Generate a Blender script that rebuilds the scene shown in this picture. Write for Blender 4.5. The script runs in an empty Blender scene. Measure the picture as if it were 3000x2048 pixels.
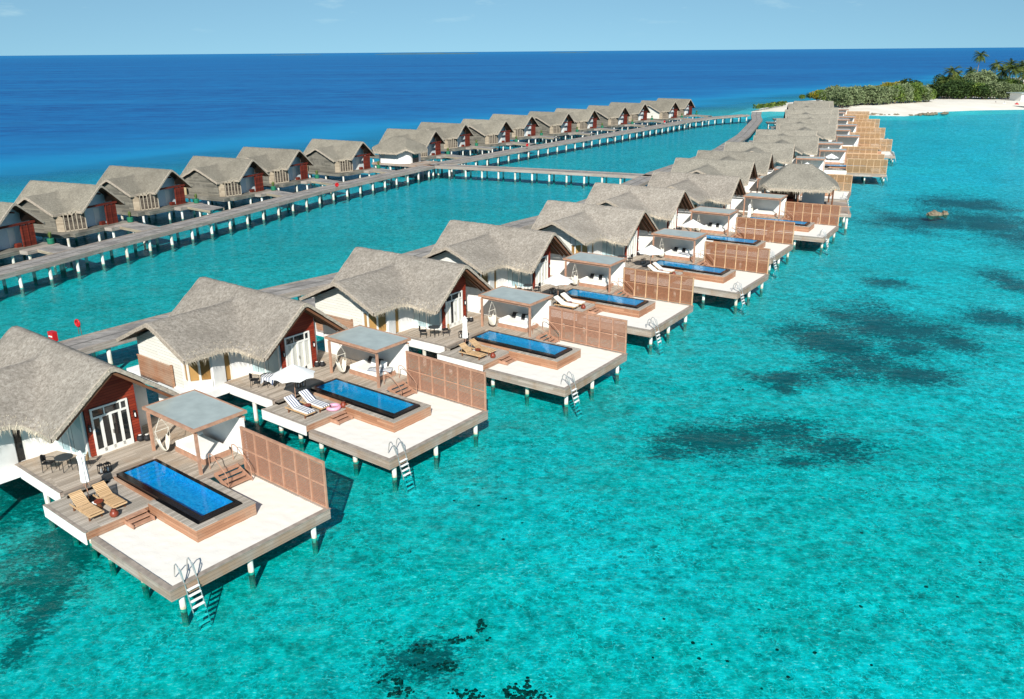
import bpy, math, random
from mathutils import Vector, Matrix, noise
R = math.radians
random.seed(7)
C = bpy.context.scene.collection
scene = bpy.context.scene

# ---------------------------------------------------------------- helpers
class MB:
    def __init__(s): s.v = []; s.f = []
    def quad(s, a, b, c, d):
        n = len(s.v); s.v += [tuple(a), tuple(b), tuple(c), tuple(d)]; s.f.append((n, n+1, n+2, n+3))
    def tri(s, a, b, c):
        n = len(s.v); s.v += [tuple(a), tuple(b), tuple(c)]; s.f.append((n, n+1, n+2))
    def box(s, x0, x1, y0, y1, z0, z1):
        if x0 > x1: x0, x1 = x1, x0
        if y0 > y1: y0, y1 = y1, y0
        n = len(s.v)
        s.v += [(x0,y0,z0),(x1,y0,z0),(x1,y1,z0),(x0,y1,z0),(x0,y0,z1),(x1,y0,z1),(x1,y1,z1),(x0,y1,z1)]
        s.f += [(n,n+3,n+2,n+1),(n+4,n+5,n+6,n+7),(n,n+1,n+5,n+4),(n+1,n+2,n+6,n+5),(n+2,n+3,n+7,n+6),(n+3,n,n+4,n+7)]
        return s
    def obox(s, c, size, m=None):
        hx, hy, hz = [k/2 for k in size]; n = len(s.v); c = Vector(c)
        for p in [(-hx,-hy,-hz),(hx,-hy,-hz),(hx,hy,-hz),(-hx,hy,-hz),(-hx,-hy,hz),(hx,-hy,hz),(hx,hy,hz),(-hx,hy,hz)]:
            q = Vector(p)
            if m is not None: q = m @ q
            s.v.append(tuple(q + c))
        s.f += [(n,n+3,n+2,n+1),(n+4,n+5,n+6,n+7),(n,n+1,n+5,n+4),(n+1,n+2,n+6,n+5),(n+2,n+3,n+7,n+6),(n+3,n,n+4,n+7)]
        return s
    def beam(s, a, b, w, h):
        a = Vector(a); b = Vector(b); d = b - a; L = d.length; d.normalize()
        up = Vector((0,0,1)) if abs(d.z) < .95 else Vector((1,0,0))
        y = up.cross(d).normalized(); z = d.cross(y)
        m = Matrix((d, y, z)).transposed()
        return s.obox((a+b)/2, (L, w, h), m)
    def tube(s, a, b, r0, r1=None, n=8, cap=True):
        r1 = r0 if r1 is None else r1
        a = Vector(a); b = Vector(b); d = (b-a).normalized()
        up = Vector((0,0,1)) if abs(d.z) < .95 else Vector((1,0,0))
        x = up.cross(d).normalized(); y = d.cross(x); k = len(s.v)
        for p, r in ((a, r0), (b, r1)):
            for i in range(n):
                t = 2*math.pi*i/n; s.v.append(tuple(p + x*math.cos(t)*r + y*math.sin(t)*r))
        for i in range(n): s.f.append((k+i, k+(i+1)%n, k+n+(i+1)%n, k+n+i))
        if cap: s.f.append(tuple(k+i for i in reversed(range(n)))); s.f.append(tuple(k+n+i for i in range(n)))
        return s
    def path(s, pts, r, n=6):
        for a, b in zip(pts[:-1], pts[1:]): s.tube(a, b, r, r, n)
        return s
    def lathe(s, prof, c=(0,0,0), n=16, fold=0):
        k = len(s.v); c = Vector(c)
        for r, z in prof:
            for i in range(n):
                t = 2*math.pi*i/n; rr = r*(1+(fold if i % 2 else -fold))
                s.v.append((c.x+rr*math.cos(t), c.y+rr*math.sin(t), c.z+z))
        for j in range(len(prof)-1):
            for i in range(n):
                s.f.append((k+j*n+i, k+j*n+(i+1)%n, k+(j+1)*n+(i+1)%n, k+(j+1)*n+i))
        s.f.append(tuple(k+i for i in reversed(range(n)))); m = k+(len(prof)-1)*n
        s.f.append(tuple(m+i for i in range(n)))
        return s
    def prism(s, pts, z0, z1):
        a = sum(pts[i][0]*pts[(i+1)%len(pts)][1]-pts[(i+1)%len(pts)][0]*pts[i][1] for i in range(len(pts)))
        if a < 0: pts = pts[::-1]
        k = len(s.v); n = len(pts)
        s.v += [(x,y,z0) for x,y in pts] + [(x,y,z1) for x,y in pts]
        s.f.append(tuple(k+i for i in reversed(range(n)))); s.f.append(tuple(k+n+i for i in range(n)))
        for i in range(n): s.f.append((k+i, k+(i+1)%n, k+n+(i+1)%n, k+n+i))
        return s
    def build(s, name, mat, parent=None, smooth=False, label=None):
        me = bpy.data.meshes.new(name); me.from_pydata(s.v, [], s.f); me.update()
        if smooth: me.polygons.foreach_set('use_smooth', [True]*len(me.polygons))
        o = bpy.data.objects.new(name, me); C.objects.link(o)
        for m_ in (mat if isinstance(mat, list) else [mat]): me.materials.append(m_)
        if parent: o.parent = parent
        if label: o['label'] = label
        return o

def tag(o, label=None, cat=None, group=None, kind=None):
    if label: o['label'] = label
    if cat: o['category'] = cat
    if group: o['group'] = group
    if kind: o['kind'] = kind
    return o
def empty(name, loc=(0,0,0), rz=0, label=None, cat=None, group=None):
    o = bpy.data.objects.new(name, None); C.objects.link(o); o.empty_display_size = .3
    o.location = loc; o.rotation_euler = (0,0,rz); return tag(o, label, cat, group)
def copy_tree(o, parent=None):
    c = o.copy(); C.objects.link(c); c.parent = parent
    for ch in list(o.children): copy_tree(ch, c)
    return c

# ---------------------------------------------------------------- materials
def newmat(name):
    m = bpy.data.materials.new(name); m.use_nodes = True; nt = m.node_tree; nt.nodes.clear()
    out = nt.nodes.new('ShaderNodeOutputMaterial'); return m, nt, out
class NT:
    def __init__(s, nt): s.nt = nt
    def n(s, t, **k):
        x = s.nt.nodes.new(t)
        for a, b in k.items():
            if a.startswith('i_'):
                key = a[2:]; key = int(key) if key.isdigit() else key.replace('_', ' ')
                if isinstance(b, bpy.types.NodeSocket): s.nt.links.new(b, x.inputs[key])
                else: x.inputs[key].default_value = b
            else: setattr(x, a, b)
        return x
    def math(s, op, a, b=None, c=None, clamp=False):
        x = s.nt.nodes.new('ShaderNodeMath'); x.operation = op; x.use_clamp = clamp
        for i, q in enumerate((a, b, c)):
            if q is None: continue
            if isinstance(q, bpy.types.NodeSocket): s.nt.links.new(q, x.inputs[i])
            else: x.inputs[i].default_value = q
        return x.outputs[0]
    def mix(s, f, a, b, mode='MIX'):
        x = s.nt.nodes.new('ShaderNodeMix'); x.data_type = 'RGBA'; x.blend_type = mode; x.clamp_factor = True
        for i, q in ((0, f), (6, a), (7, b)):
            if isinstance(q, bpy.types.NodeSocket): s.nt.links.new(q, x.inputs[i])
            else: x.inputs[i].default_value = (*q, 1) if i and len(q) == 3 else q
        return x.outputs[2]
    def coord(s, kind='Object', scale=(1,1,1), rot=(0,0,0)):
        t = s.nt.nodes.new('ShaderNodeTexCoord'); m = s.nt.nodes.new('ShaderNodeMapping')
        m.inputs['Scale'].default_value = scale; m.inputs['Rotation'].default_value = rot
        s.nt.links.new(t.outputs[kind], m.inputs[0]); return m.outputs[0]
    def pos(s, scale=(1,1,1)):
        t = s.nt.nodes.new('ShaderNodeNewGeometry'); m = s.nt.nodes.new('ShaderNodeMapping')
        m.inputs['Scale'].default_value = scale; s.nt.links.new(t.outputs['Position'], m.inputs[0]); return m.outputs[0]
    def noise(s, vec, scale, detail=3, rough=.55, out=0):
        x = s.n('ShaderNodeTexNoise'); s.nt.links.new(vec, x.inputs['Vector'])
        x.inputs['Scale'].default_value = scale; x.inputs['Detail'].default_value = detail; x.inputs['Roughness'].default_value = rough
        return x.outputs[out]
    def ramp(s, f, stops):
        x = s.n('ShaderNodeValToRGB'); s.nt.links.new(f, x.inputs[0]); e = x.color_ramp.elements
        while len(e) < len(stops): e.new(.5)
        for i, (p, c) in enumerate(stops): e[i].position = p; e[i].color = (*c, 1) if len(c) == 3 else c
        return x.outputs[0]
    def mr(s, f, a, b, c=0, d=1, smooth=False):
        x = s.n('ShaderNodeMapRange', clamp=True)
        if smooth: x.interpolation_type = 'SMOOTHSTEP'
        s.nt.links.new(f, x.inputs[0])
        for i, q in enumerate((a, b, c, d)): x.inputs[i+1].default_value = q
        return x.outputs[0]
    def bsdf(s, out, col, rough=.6, spec=.5, metal=0, bump=None, bstr=.3, bdist=.02):
        b = s.n('ShaderNodeBsdfPrincipled')
        for k, q in (('Base Color', col), ('Roughness', rough), ('Metallic', metal), ('Specular IOR Level', spec)):
            if isinstance(q, bpy.types.NodeSocket): s.nt.links.new(q, b.inputs[k])
            else: b.inputs[k].default_value = (*q, 1) if k == 'Base Color' else q
        if bump is not None:
            bp = s.n('ShaderNodeBump'); bp.inputs['Strength'].default_value = bstr; bp.inputs['Distance'].default_value = bdist
            s.nt.links.new(bump, bp.inputs['Height']); s.nt.links.new(bp.outputs[0], b.inputs['Normal'])
        s.nt.links.new(b.outputs[0], out.inputs[0]); return b

def m_plain(name, col, rough=.6, var=.12, scale=3, spec=.4, metal=0, dirt=None):
    m, nt, out = newmat(name); N = NT(nt); c = N.coord()
    f = N.noise(c, scale, 4)
    a = tuple(max(0, k*(1-var)) for k in col); b = tuple(min(1, k*(1+var)) for k in col)
    col_ = N.ramp(f, [(.3, a), (.7, b)])
    if dirt:
        g = N.noise(N.coord(scale=(1,1,.35)), 1.7, 5, .65)
        col_ = N.mix(N.mr(g, .52, .75), col_, dirt)
    N.bsdf(out, col_, rough, spec, metal, f, .15, .01); return m

def m_planks(name, c0, c1, across='X', width=.14, gap=.06, rough=.75, stain=None, length=2.7):
    """weathered boards; `across` is the object axis that crosses them"""
    m, nt, out = newmat(name); N = NT(nt)
    sep = N.n('ShaderNodeSeparateXYZ', i_0=N.coord()); ax = {'X':0,'Y':1,'Z':2}[across]
    others = [i for i in range(3) if i != ax]
    s_ = N.math('DIVIDE', sep.outputs[ax], width); idx = N.math('FLOOR', s_); fr = N.math('FRACT', s_)
    oi = N.n('ShaderNodeObjectInfo').outputs['Random']
    along = N.math('ADD', sep.outputs[others[0]], sep.outputs[others[1]])
    seg = N.math('FLOOR', N.math('DIVIDE', N.math('ADD', along, N.math('MULTIPLY', idx, 1.37)), length))
    cmb = N.n('ShaderNodeCombineXYZ', i_0=idx, i_1=seg, i_2=oi)
    wn = N.n('ShaderNodeTexWhiteNoise', i_0=cmb.outputs[0]).outputs[0]
    g = N.noise(N.coord(scale=tuple(9 if i == ax else .9 for i in range(3))), 2.2, 5, .6)
    f = N.math('ADD', N.math('MULTIPLY', wn, .6), N.math('MULTIPLY', g, .5))
    col = N.ramp(f, [(.25, c0), (.85, c1)])
    if stain: col = N.mix(N.mr(N.noise(N.coord(), .5, 4, .6), .48, .68), col, stain)
    col = N.mix(N.math('LESS_THAN', fr, gap), col, tuple(k*.18 for k in c0))
    N.bsdf(out, col, rough, .25, 0, N.math('ADD', N.math('MULTIPLY', g, .3), N.math('GREATER_THAN', fr, gap)), .4, .008); return m

def m_thatch(name, c0, c1, c2):
    m, nt, out = newmat(name); N = NT(nt); c = N.coord()
    big = N.noise(c, .55, 4, .6); fine = N.noise(N.coord(scale=(1,1,.6)), 5.5, 6, .8)
    strw = N.noise(N.coord(scale=(1.0,1.0,1.0), rot=(.4,.3,.5)), 28, 4, .8)
    f = N.math('ADD', N.math('MULTIPLY', fine, .55), N.math('MULTIPLY', strw, .45))
    col = N.ramp(f, [(.36, c0), (.49, c1), (.62, c2)])
    col = N.mix(N.mr(big, .48, .70, 0, .55), col, tuple(k*.62 for k in c1))
    rnd = N.n('ShaderNodeObjectInfo').outputs['Random']
    hs = N.n('ShaderNodeHueSaturation', i_Value=N.mr(rnd, 0, 1, .9, 1.08), i_Color=col)
    N.bsdf(out, hs.outputs[0], .95, .1, 0, f, .9, .10); return m

def m_sand(name, col, dark, sc=1.2):
    m, nt, out = newmat(name); N = NT(nt); c = N.coord()
    a = N.noise(c, sc, 5, .6); b = N.noise(c, 14, 3)
    colr = N.ramp(a, [(.35, dark), (.6, col)])
    N.bsdf(out, colr, .95, .1, 0, N.math('ADD', N.math('MULTIPLY', N.noise(c, 3.5, 4), 1.), N.math('MULTIPLY', b, .35)), .35, .03); return m

def m_stripes(name, a, b, axis='Y', width=.09):
    m, nt, out = newmat(name); N = NT(nt); sep = N.n('ShaderNodeSeparateXYZ', i_0=N.coord())
    f = N.math('FRACT', N.math('DIVIDE', sep.outputs[{'X':0,'Y':1,'Z':2}[axis]], width))
    N.bsdf(out, N.mix(N.math('GREATER_THAN', f, .58), a, b), .85, .2); return m

M = {}
M['thatch'] = m_thatch('thatch', (.11,.092,.073), (.295,.262,.222), (.48,.44,.385))
M['thatch_grey'] = m_thatch('thatch_grey', (.095,.085,.068), (.225,.205,.165), (.35,.325,.265))
M['thatch_far'] = m_thatch('thatch_far', (.10,.09,.072), (.24,.222,.185), (.37,.345,.29))
M['straw'] = m_plain('straw', (.52,.45,.34), .9, .45, 9)
M['soffit'] = m_planks('soffit', (.05,.028,.016), (.13,.075,.04), 'X', .35, .15)
M['verge'] = m_plain('verge', (.36,.31,.25), .9, .3, 8)
M['white'] = m_plain('white_render', (.80,.79,.76), .8, .05, 2, .3, 0)
M['cream'] = m_planks('cream_boards', (.68,.67,.60), (.76,.75,.69), 'Z', .2, .05, .8)
M['red'] = m_planks('red_boards', (.20,.024,.012), (.30,.045,.02), 'Z', .15, .1, .6)
M['darkred'] = m_planks('dark_red_wood', (.095,.016,.010), (.165,.028,.016), 'Z', .3, .05, .6)
M['deck'] = m_planks('deck_boards', (.31,.26,.205), (.52,.445,.365), 'X', .14, .06, .8, (.40,.30,.21))
M['deck2'] = m_planks('lounge_boards', (.30,.265,.22), (.48,.43,.37), 'X', .14, .06, .8)
M['fasciawood'] = m_planks('fascia_wood', (.30,.25,.21), (.46,.39,.335), 'Z', .16, .05, .8, (.33,.22,.15))
M['cedar'] = m_planks('cedar', (.30,.145,.08), (.45,.24,.145), 'Z', .15, .06, .65, (.40,.29,.21))
M['cedarx'] = m_plain('cedar_beam', (.42,.235,.155), .6, .2, 4)
M['slat'] = m_plain('slat_wood', (.36,.19,.125), .65, .1, 5)
M['tanbeam'] = m_plain('tan_beam', (.52,.34,.20), .6, .2, 4)
M['slat3'] = m_plain('slat_tan_far', (.33,.20,.10), .65, .15, 5)
M['redbeam'] = m_plain('cedar_rail', (.36,.19,.11), .6, .15, 4)
M['slat2'] = m_plain('slat_tan', (.285,.13,.07), .65, .15, 5)
M['teak'] = m_planks('teak', (.52,.33,.17), (.68,.46,.26), 'X', .075, .14, .6)
M['greywood'] = m_planks('grey_wood', (.105,.10,.085), (.21,.195,.16), 'Z', .22, .07, .85, (.24,.225,.19))
M['beigewood'] = m_planks('beige_wood', (.27,.22,.16), (.40,.335,.25), 'Z', .2, .06, .85)
M['beigetrim'] = m_plain('beige_trim', (.43,.37,.285), .8)
M['jetty'] = m_planks('jetty_boards', (.22,.205,.19), (.41,.38,.35), 'Y', .16, .05, .85, (.2,.185,.175), 3)
M['jettyf'] = m_planks('jetty_fascia', (.27,.235,.205), (.42,.37,.325), 'Z', .17, .05, .85, (.3,.25,.21))
M['sand'] = m_sand('sand_bed', (.79,.755,.69), (.785,.75,.685))
M['rimboard'] = m_plain('rim_board', (.30,.255,.215), .8, .25, 3)
M['beach'] = m_sand('beach_sand', (.78,.74,.66), (.68,.63,.54), .08)
M['steel'] = m_plain('steel', (.62,.62,.60), .3, .05, 5, .5, .8)
M['black'] = m_plain('black_stone', (.006,.006,.007), .18, .2, 3, .5)
M['matblack'] = m_plain('black_metal', (.018,.018,.02), .5, .2, 3)
M['charcoal'] = m_plain('table_top', (.05,.056,.06), .45, .2, 3)
M['canvas'] = m_plain('white_canvas', (.82,.82,.80), .85, .03, 2, .2)
M['linen'] = m_plain('linen', (.80,.79,.75), .9, .04, 2, .2)
M['rope'] = m_plain('rope', (.72,.68,.58), .9)
M['rattan'] = m_plain('rattan', (.42,.29,.15), .7, .2, 20)
M['brownwood'] = m_plain('brown_wood', (.16,.065,.03), .5)
M['clay'] = m_plain('clay', (.21,.04,.02), .35, .25, 5)
M['stripe'] = m_stripes('navy_stripes', (.80,.80,.78), (.07,.10,.2), 'Y', .155)
M['stripex'] = m_stripes('navy_stripes_towel', (.80,.80,.78), (.09,.12,.2), 'X', .16)
M['pink'] = m_plain('pink_vinyl', (.75,.36,.50), .35)
M['panel'] = m_plain('pergola_panel', (.38,.43,.405), .28, .12, 1.5, .7)
M['redpaint'] = m_plain('red_paint', (.48,.012,.016), .4, .1)
M['green'] = m_plain('green_plastic', (.012,.15,.085), .5)
M['leaf'] = m_plain('leaf', (.12,.17,.045), .6, .4, 12)
M['whiteframe'] = m_plain('white_frame', (.78,.77,.72), .5, .04, 3)
M['blueglass'] = m_planks('curtained_glass', (.30,.44,.48), (.52,.62,.62), 'Y', .22, .04, .25)
M['curtain'] = m_planks('white_curtain', (.55,.55,.49), (.74,.73,.67), 'Y', .12, .04, .4)
M['bamboo'] = m_planks('bamboo', (.35,.27,.15), (.52,.42,.26), 'X', .09, .1, .8)
M['louvre'] = m_planks('louvre', (.07,.055,.045), (.22,.18,.14), 'Z', .13, .3, .7)
M['palewall'] = m_plain('pale_blue_wall', (.55,.63,.67), .7, .04)
M['amber'] = m_planks('amber_interior', (.26,.14,.045), (.42,.25,.09), 'X', .5, .04, .4)

m, nt, out = newmat('dark_glass'); N = NT(nt)
N.bsdf(out, (.012,.016,.018), .05, .8); M['glass'] = m
m, nt, out = newmat('concrete_post'); N = NT(nt)
z = N.n('ShaderNodeSeparateXYZ', i_0=N.pos()).outputs[2]
w = N.math('ADD', z, N.math('MULTIPLY', N.math('SUBTRACT', N.noise(N.pos(), 4, 4), .5), .55))
col0 = N.mix(N.mr(w, .02, .16, .65, 0), N.ramp(N.noise(N.pos(scale=(1,1,.3)), 3, 4), [(.35,(.55,.5,.4)),(.6,(.78,.77,.73))]), (.48,.36,.22))
col = N.mix(N.mr(z, -.85, -.1), (.24,.30,.24), (.045,.055,.035))
col = N.mix(N.mr(w, -.2, -.04), col, col0)
N.bsdf(out, col, .85, .2); M['post'] = m

# pool mosaic and pool water
def pool_mat(name, c0, c1, c2):
    m, nt, out = newmat(name); N = NT(nt)
    v = N.n('ShaderNodeTexVoronoi', i_Scale=7.); nt.links.new(N.coord(), v.inputs['Vector'])
    f = N.math('ADD', N.math('MULTIPLY', N.noise(N.coord(), 9, 4, .7), .9), N.math('MULTIPLY', v.outputs['Distance'], .25))
    N.bsdf(out, N.ramp(f, [(.40, c0), (.55, c1), (.72, c2)]), .5, .3); return m
M['tile_blue'] = pool_mat('tile_blue', (.0,.20,.50), (.0,.29,.62), (.02,.40,.74))
M['tile_turq'] = pool_mat('tile_turquoise', (.0,.22,.42), (.002,.28,.52), (.01,.36,.60))
m, nt, out = newmat('pool_water'); N = NT(nt)
bp = N.n('ShaderNodeBump', i_Strength=.25, i_Distance=.03, i_Height=N.noise(N.coord(), 2.5, 3))
tr = N.n('ShaderNodeBsdfTransparent', i_Color=(.70,.96,1,1)); gl = N.n('ShaderNodeBsdfGlossy', i_Roughness=.02, i_Normal=bp.outputs[0])
fr = N.n('ShaderNodeFresnel', i_IOR=1.33, i_Normal=bp.outputs[0])
mx = N.n('ShaderNodeMixShader', i_0=N.math('MINIMUM', fr.outputs[0], .25), i_1=tr.outputs[0], i_2=gl.outputs[0]); nt.links.new(mx.outputs[0], out.inputs[0]); M['poolwater'] = m

# ---------------------------------------------------------------- camera, light, sky
F_PX, CAM_Z = 2483.7/3000, 21.238
cam = bpy.data.cameras.new('camera'); co = bpy.data.objects.new('camera', cam); C.objects.link(co)
cam.sensor_fit = 'HORIZONTAL'; cam.sensor_width = 36; cam.lens = 36*F_PX; cam.clip_end = 120000; cam.clip_start = .5
pitch = math.atan2(873.7, 2483.7); roll = math.atan2(24.6, 3000)
fw = Vector((0, math.cos(pitch), -math.sin(pitch))); rt = Vector((1,0,0)); up = rt.cross(fw)
r2 = rt*math.cos(roll) - up*math.sin(roll); u2 = up*math.cos(roll) + rt*math.sin(roll)
mt = Matrix((r2, u2, -fw)).transposed().to_4x4(); mt.translation = (0,0,CAM_Z); co.matrix_world = mt
scene.camera = co
def px2w(px, py, z=-.85):
    d = (r2*(px-1500)-u2*(py-1024))+fw*2483.7; t = (z-CAM_Z)/d.z; return d.x*t, d.y*t
# ---- sea
def sea_depth(N):
    p = N.n('ShaderNodeSeparateXYZ', i_0=N.pos()); X, Y = p.outputs[0], p.outputs[1]
    s_ = N.math('ADD', N.math('MULTIPLY', N.math('SUBTRACT', X, 26), -.743), N.math('MULTIPLY', N.math('SUBTRACT', Y, 360), .668))
    nz = N.math('MULTIPLY', N.math('SUBTRACT', N.noise(N.pos(), .012, 4, .6), .5), 90)
    return N.math('ADD', s_, nz), X, Y
m, nt, out = newmat('sea_water'); N = NT(nt)
s_, X, Y = sea_depth(N)
near = N.mr(Y, 30, 150)
wl = N.noise(N.pos(scale=(1,1,1)), .55, 5, .62)         # swell-length noise that paints wave shading into the tint
wf = N.noise(N.pos(scale=(.7,1.7,1)), 3.4, 5, .75); wg = N.noise(N.pos(scale=(.6,1.6,1)), 7.5, 3, .7)
tint = N.mix(near, (.010,.80,.785), (.004,.79,.96))
wb = N.noise(N.pos(scale=(.8,1,1)), .045, 5, .65)
tint = N.mix(N.mr(wb, .48, .62, 0, .55), tint, (.04,.90,.98))
tint = N.mix(N.mr(wb, .46, .36, 0, .35), tint, (.0,.66,.72))
tint = N.mix(N.mr(s_, -150, -30, 0, .85, True), tint, (.002,.68,.97))
isl = N.math('SQRT', N.math('ADD', N.math('POWER', N.math('SUBTRACT', X, 105), 2), N.math('POWER', N.math('MULTIPLY', N.math('SUBTRACT', Y, 345), .8), 2)))
tint = N.mix(N.mr(isl, 20, 75, .65, 0, True), tint, (.42,.88,.92))
tint = N.mix(N.mr(wl, .45, .66, .0, .28), tint, (.0,.60,.68))
tint = N.mix(N.mr(wf, .54, .62, 0, .8), tint, (.28,.97,1.))  # bright wave flecks: refracted light painted into the tint
tint = N.mix(N.mr(wg, .57, .62, 0, 1.), tint, (.62,1.,1.))  # finest glints, painted into the tint as well
tint = N.mix(N.mr(wf, .47, .37, 0, .65), tint, (.0,.62,.68))
strk = N.noise(N.pos(scale=(.12,1,1)), .016, 4, .6)
dp = N.mr(s_, -80, -15, 0, 1, True)
deepc = N.ramp(N.noise(N.pos(scale=(.35,1,1)), .006, 5, .6), [(.35,(.0,.055,.25)),(.65,(.0,.12,.38))])
deepc = N.mix(N.mr(s_, 10, 70, .5, 0, True), deepc, (.0,.18,.44))
deepc = N.mix(N.mr(wf, .45, .7, 0, .35), deepc, (.0,.16,.36))
deepc = N.mix(N.mr(Y, 1800, 9000, 0, .7), deepc, (.005,.20,.48))
deepc = N.mix(N.mr(strk, .5, .72, 0, .5), deepc, (.01,.22,.48))
h1 = N.noise(N.pos(scale=(1,1.5,1)), 1.1, 4, .65); h2 = N.noise(N.pos(scale=(.8,1.3,1)), .16, 3, .6)
hh = N.math('ADD', N.math('MULTIPLY', h1, .10), N.math('MULTIPLY', h2, .5))
bp = N.n('ShaderNodeBump', i_Strength=1., i_Distance=1., i_Height=hh)
dtx = N.noise(N.pos(scale=(.45,1,1)), .10, 6, .8)
deepc = N.mix(N.mr(dtx, .38, .62, 0, .55), N.mix(.25, deepc, (0,.02,.10)), (.0,.19,.48))
deepc = N.mix(N.mr(s_, -30, 14, .9, 0, True), deepc, (.0,.24,.48))
tr = N.n('ShaderNodeBsdfTransparent'); nt.links.new(tint, tr.inputs[0])
df = N.n('ShaderNodeBsdfDiffuse'); nt.links.new(deepc, df.inputs[0])
body = N.n('ShaderNodeMixShader', i_0=dp, i_1=tr.outputs[0], i_2=df.outputs[0])
gl = N.n('ShaderNodeBsdfGlossy', i_Roughness=.09, i_Normal=bp.outputs[0])
fr = N.n('ShaderNodeFresnel', i_IOR=1.33, i_Normal=bp.outputs[0])
mx = N.n('ShaderNodeMixShader', i_0=N.math('MULTIPLY', N.math('MINIMUM', fr.outputs[0], .24), .65), i_1=body.outputs[0], i_2=gl.outputs[0])
nt.links.new(mx.outputs[0], out.inputs[0]); M['sea'] = m

WEED_AND_SHADE = [(790,1270,90,45),(1265,1040,40,25),(60,1460,170,120),(220,1570,150,90),(120,1700,120,80),(2130,1290,170,48),(2290,1270,130,45),(2430,1310,130,34),(2330,1350,80,16),(1960,1330,60,22),(2430,1000,120,55),(2530,1065,140,42),(2570,950,140,60),(2660,1020,80,34),(2310,1110,90,20),(2295,1140,40,18),(2710,970,130,26),(2650,1095,110,26),(2790,1000,70,30),(2900,930,90,24),(2740,650,150,26),(2620,645,60,10),(2900,660,130,50),(2830,600,130,22),(2950,820,60,26),(2600,830,60,14),(40,1480,170,110),(190,1640,110,80),(150,1760,40,90),(60,1900,40,60),(1250,1940,120,60)]  # weed beds, plus dark ellipses painting the deck shade between near villas
m, nt, out = newmat('sea_bed'); N = NT(nt)
vor = N.n('ShaderNodeTexVoronoi', i_Scale=3.3); nt.links.new(N.mix(.10, N.pos(scale=(.85,1.2,1)), N.noise(N.pos(), 2.2, 3, .5, 1)), vor.inputs['Vector'])
a = N.noise(N.pos(), 1.6, 6, .72); b = N.noise(N.pos(), .11, 5, .6); c = N.noise(N.pos(), .035, 4, .6)
vein = N.n('ShaderNodeTexVoronoi', i_Scale=.75, feature='DISTANCE_TO_EDGE'); nt.links.new(N.mix(.35, N.pos(), N.noise(N.pos(), .9, 4, .6, 1)), vein.inputs['Vector'])
col = N.ramp(a, [(.36, (.26,.35,.32)), (.5, (.66,.66,.62)), (.62, (1.,.96,.94))])
col = N.mix(N.mr(b, .52, .70, 0, .25), col, (.16,.27,.22))
col = N.mix(N.mr(c, .54, .68, 0, .25), col, (.14,.26,.24))
st = N.n('ShaderNodeSeparateColor'); nt.links.new(vor.outputs['Color'], st.inputs[0])
stone = N.math('MULTIPLY', N.mr(st.outputs[0], .35, 1.), N.mr(vor.outputs['Distance'], .30, .62, 1, .1))
cellm = N.mr(N.noise(N.pos(), .16, 3, .6), .40, .58, .35, 1.)
col = N.mix(N.math('MULTIPLY', N.math('MULTIPLY', stone, cellm), .82), col, (.07,.17,.15))
col = N.mix(N.math('MULTIPLY', N.math('MULTIPLY', N.math('GREATER_THAN', st.outputs[1], .80), N.mr(vor.outputs['Distance'], .15, .42, 1, 0)), .6), col, (1.,1.,.95))
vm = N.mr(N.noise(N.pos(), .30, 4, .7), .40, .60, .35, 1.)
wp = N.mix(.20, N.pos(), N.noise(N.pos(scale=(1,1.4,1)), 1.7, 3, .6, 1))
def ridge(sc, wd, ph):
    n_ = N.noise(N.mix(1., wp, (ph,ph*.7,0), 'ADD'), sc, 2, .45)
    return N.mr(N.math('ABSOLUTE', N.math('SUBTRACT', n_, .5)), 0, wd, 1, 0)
caustic_paint = N.math('MAXIMUM', ridge(2.3, .026, 3.1), N.math('MULTIPLY', ridge(4.6, .04, 11.7), .8))  # thin caustic light filaments, painted into the bed colour
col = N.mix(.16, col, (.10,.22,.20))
col = N.mix(N.math('MULTIPLY', caustic_paint, vm), col, (1.,1.,1.))
_s, X, Y = sea_depth(N)
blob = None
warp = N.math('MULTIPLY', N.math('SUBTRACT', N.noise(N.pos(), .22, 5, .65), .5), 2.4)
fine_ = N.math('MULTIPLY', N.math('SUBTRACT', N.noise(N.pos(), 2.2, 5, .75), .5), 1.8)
for (ex,ey,ew,eh) in WEED_AND_SHADE:
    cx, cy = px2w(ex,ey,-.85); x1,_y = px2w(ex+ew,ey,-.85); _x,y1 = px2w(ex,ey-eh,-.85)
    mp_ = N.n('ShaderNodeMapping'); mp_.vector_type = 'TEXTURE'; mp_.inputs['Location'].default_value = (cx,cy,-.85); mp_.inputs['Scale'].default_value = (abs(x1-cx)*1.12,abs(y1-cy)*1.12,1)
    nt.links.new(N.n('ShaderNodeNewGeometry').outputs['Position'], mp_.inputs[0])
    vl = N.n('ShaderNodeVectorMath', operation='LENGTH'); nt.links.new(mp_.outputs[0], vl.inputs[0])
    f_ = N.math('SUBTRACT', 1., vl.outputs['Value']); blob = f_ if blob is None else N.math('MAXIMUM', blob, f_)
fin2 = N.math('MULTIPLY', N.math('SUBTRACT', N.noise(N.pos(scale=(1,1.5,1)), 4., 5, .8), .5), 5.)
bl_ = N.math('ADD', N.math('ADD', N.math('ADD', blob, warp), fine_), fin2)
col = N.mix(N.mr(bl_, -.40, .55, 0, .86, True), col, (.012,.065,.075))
lft = N.math('SUBTRACT', N.math('MULTIPLY', Y, .55), X)     # water shaded green towards the camera's left
col = N.mix(N.mr(lft, 8, 75, 0, .40), col, (.16,.28,.20))
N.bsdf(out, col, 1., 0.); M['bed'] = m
M['coral'] = m_plain('coral', (.055,.055,.045), .95, .9, 5, .05)
M['weed'] = m_plain('weed', (.07,.12,.09), .95, .5, 2, .05)
M['rock'] = m_plain('rock', (.19,.155,.105), .9, .4, 2)

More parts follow.
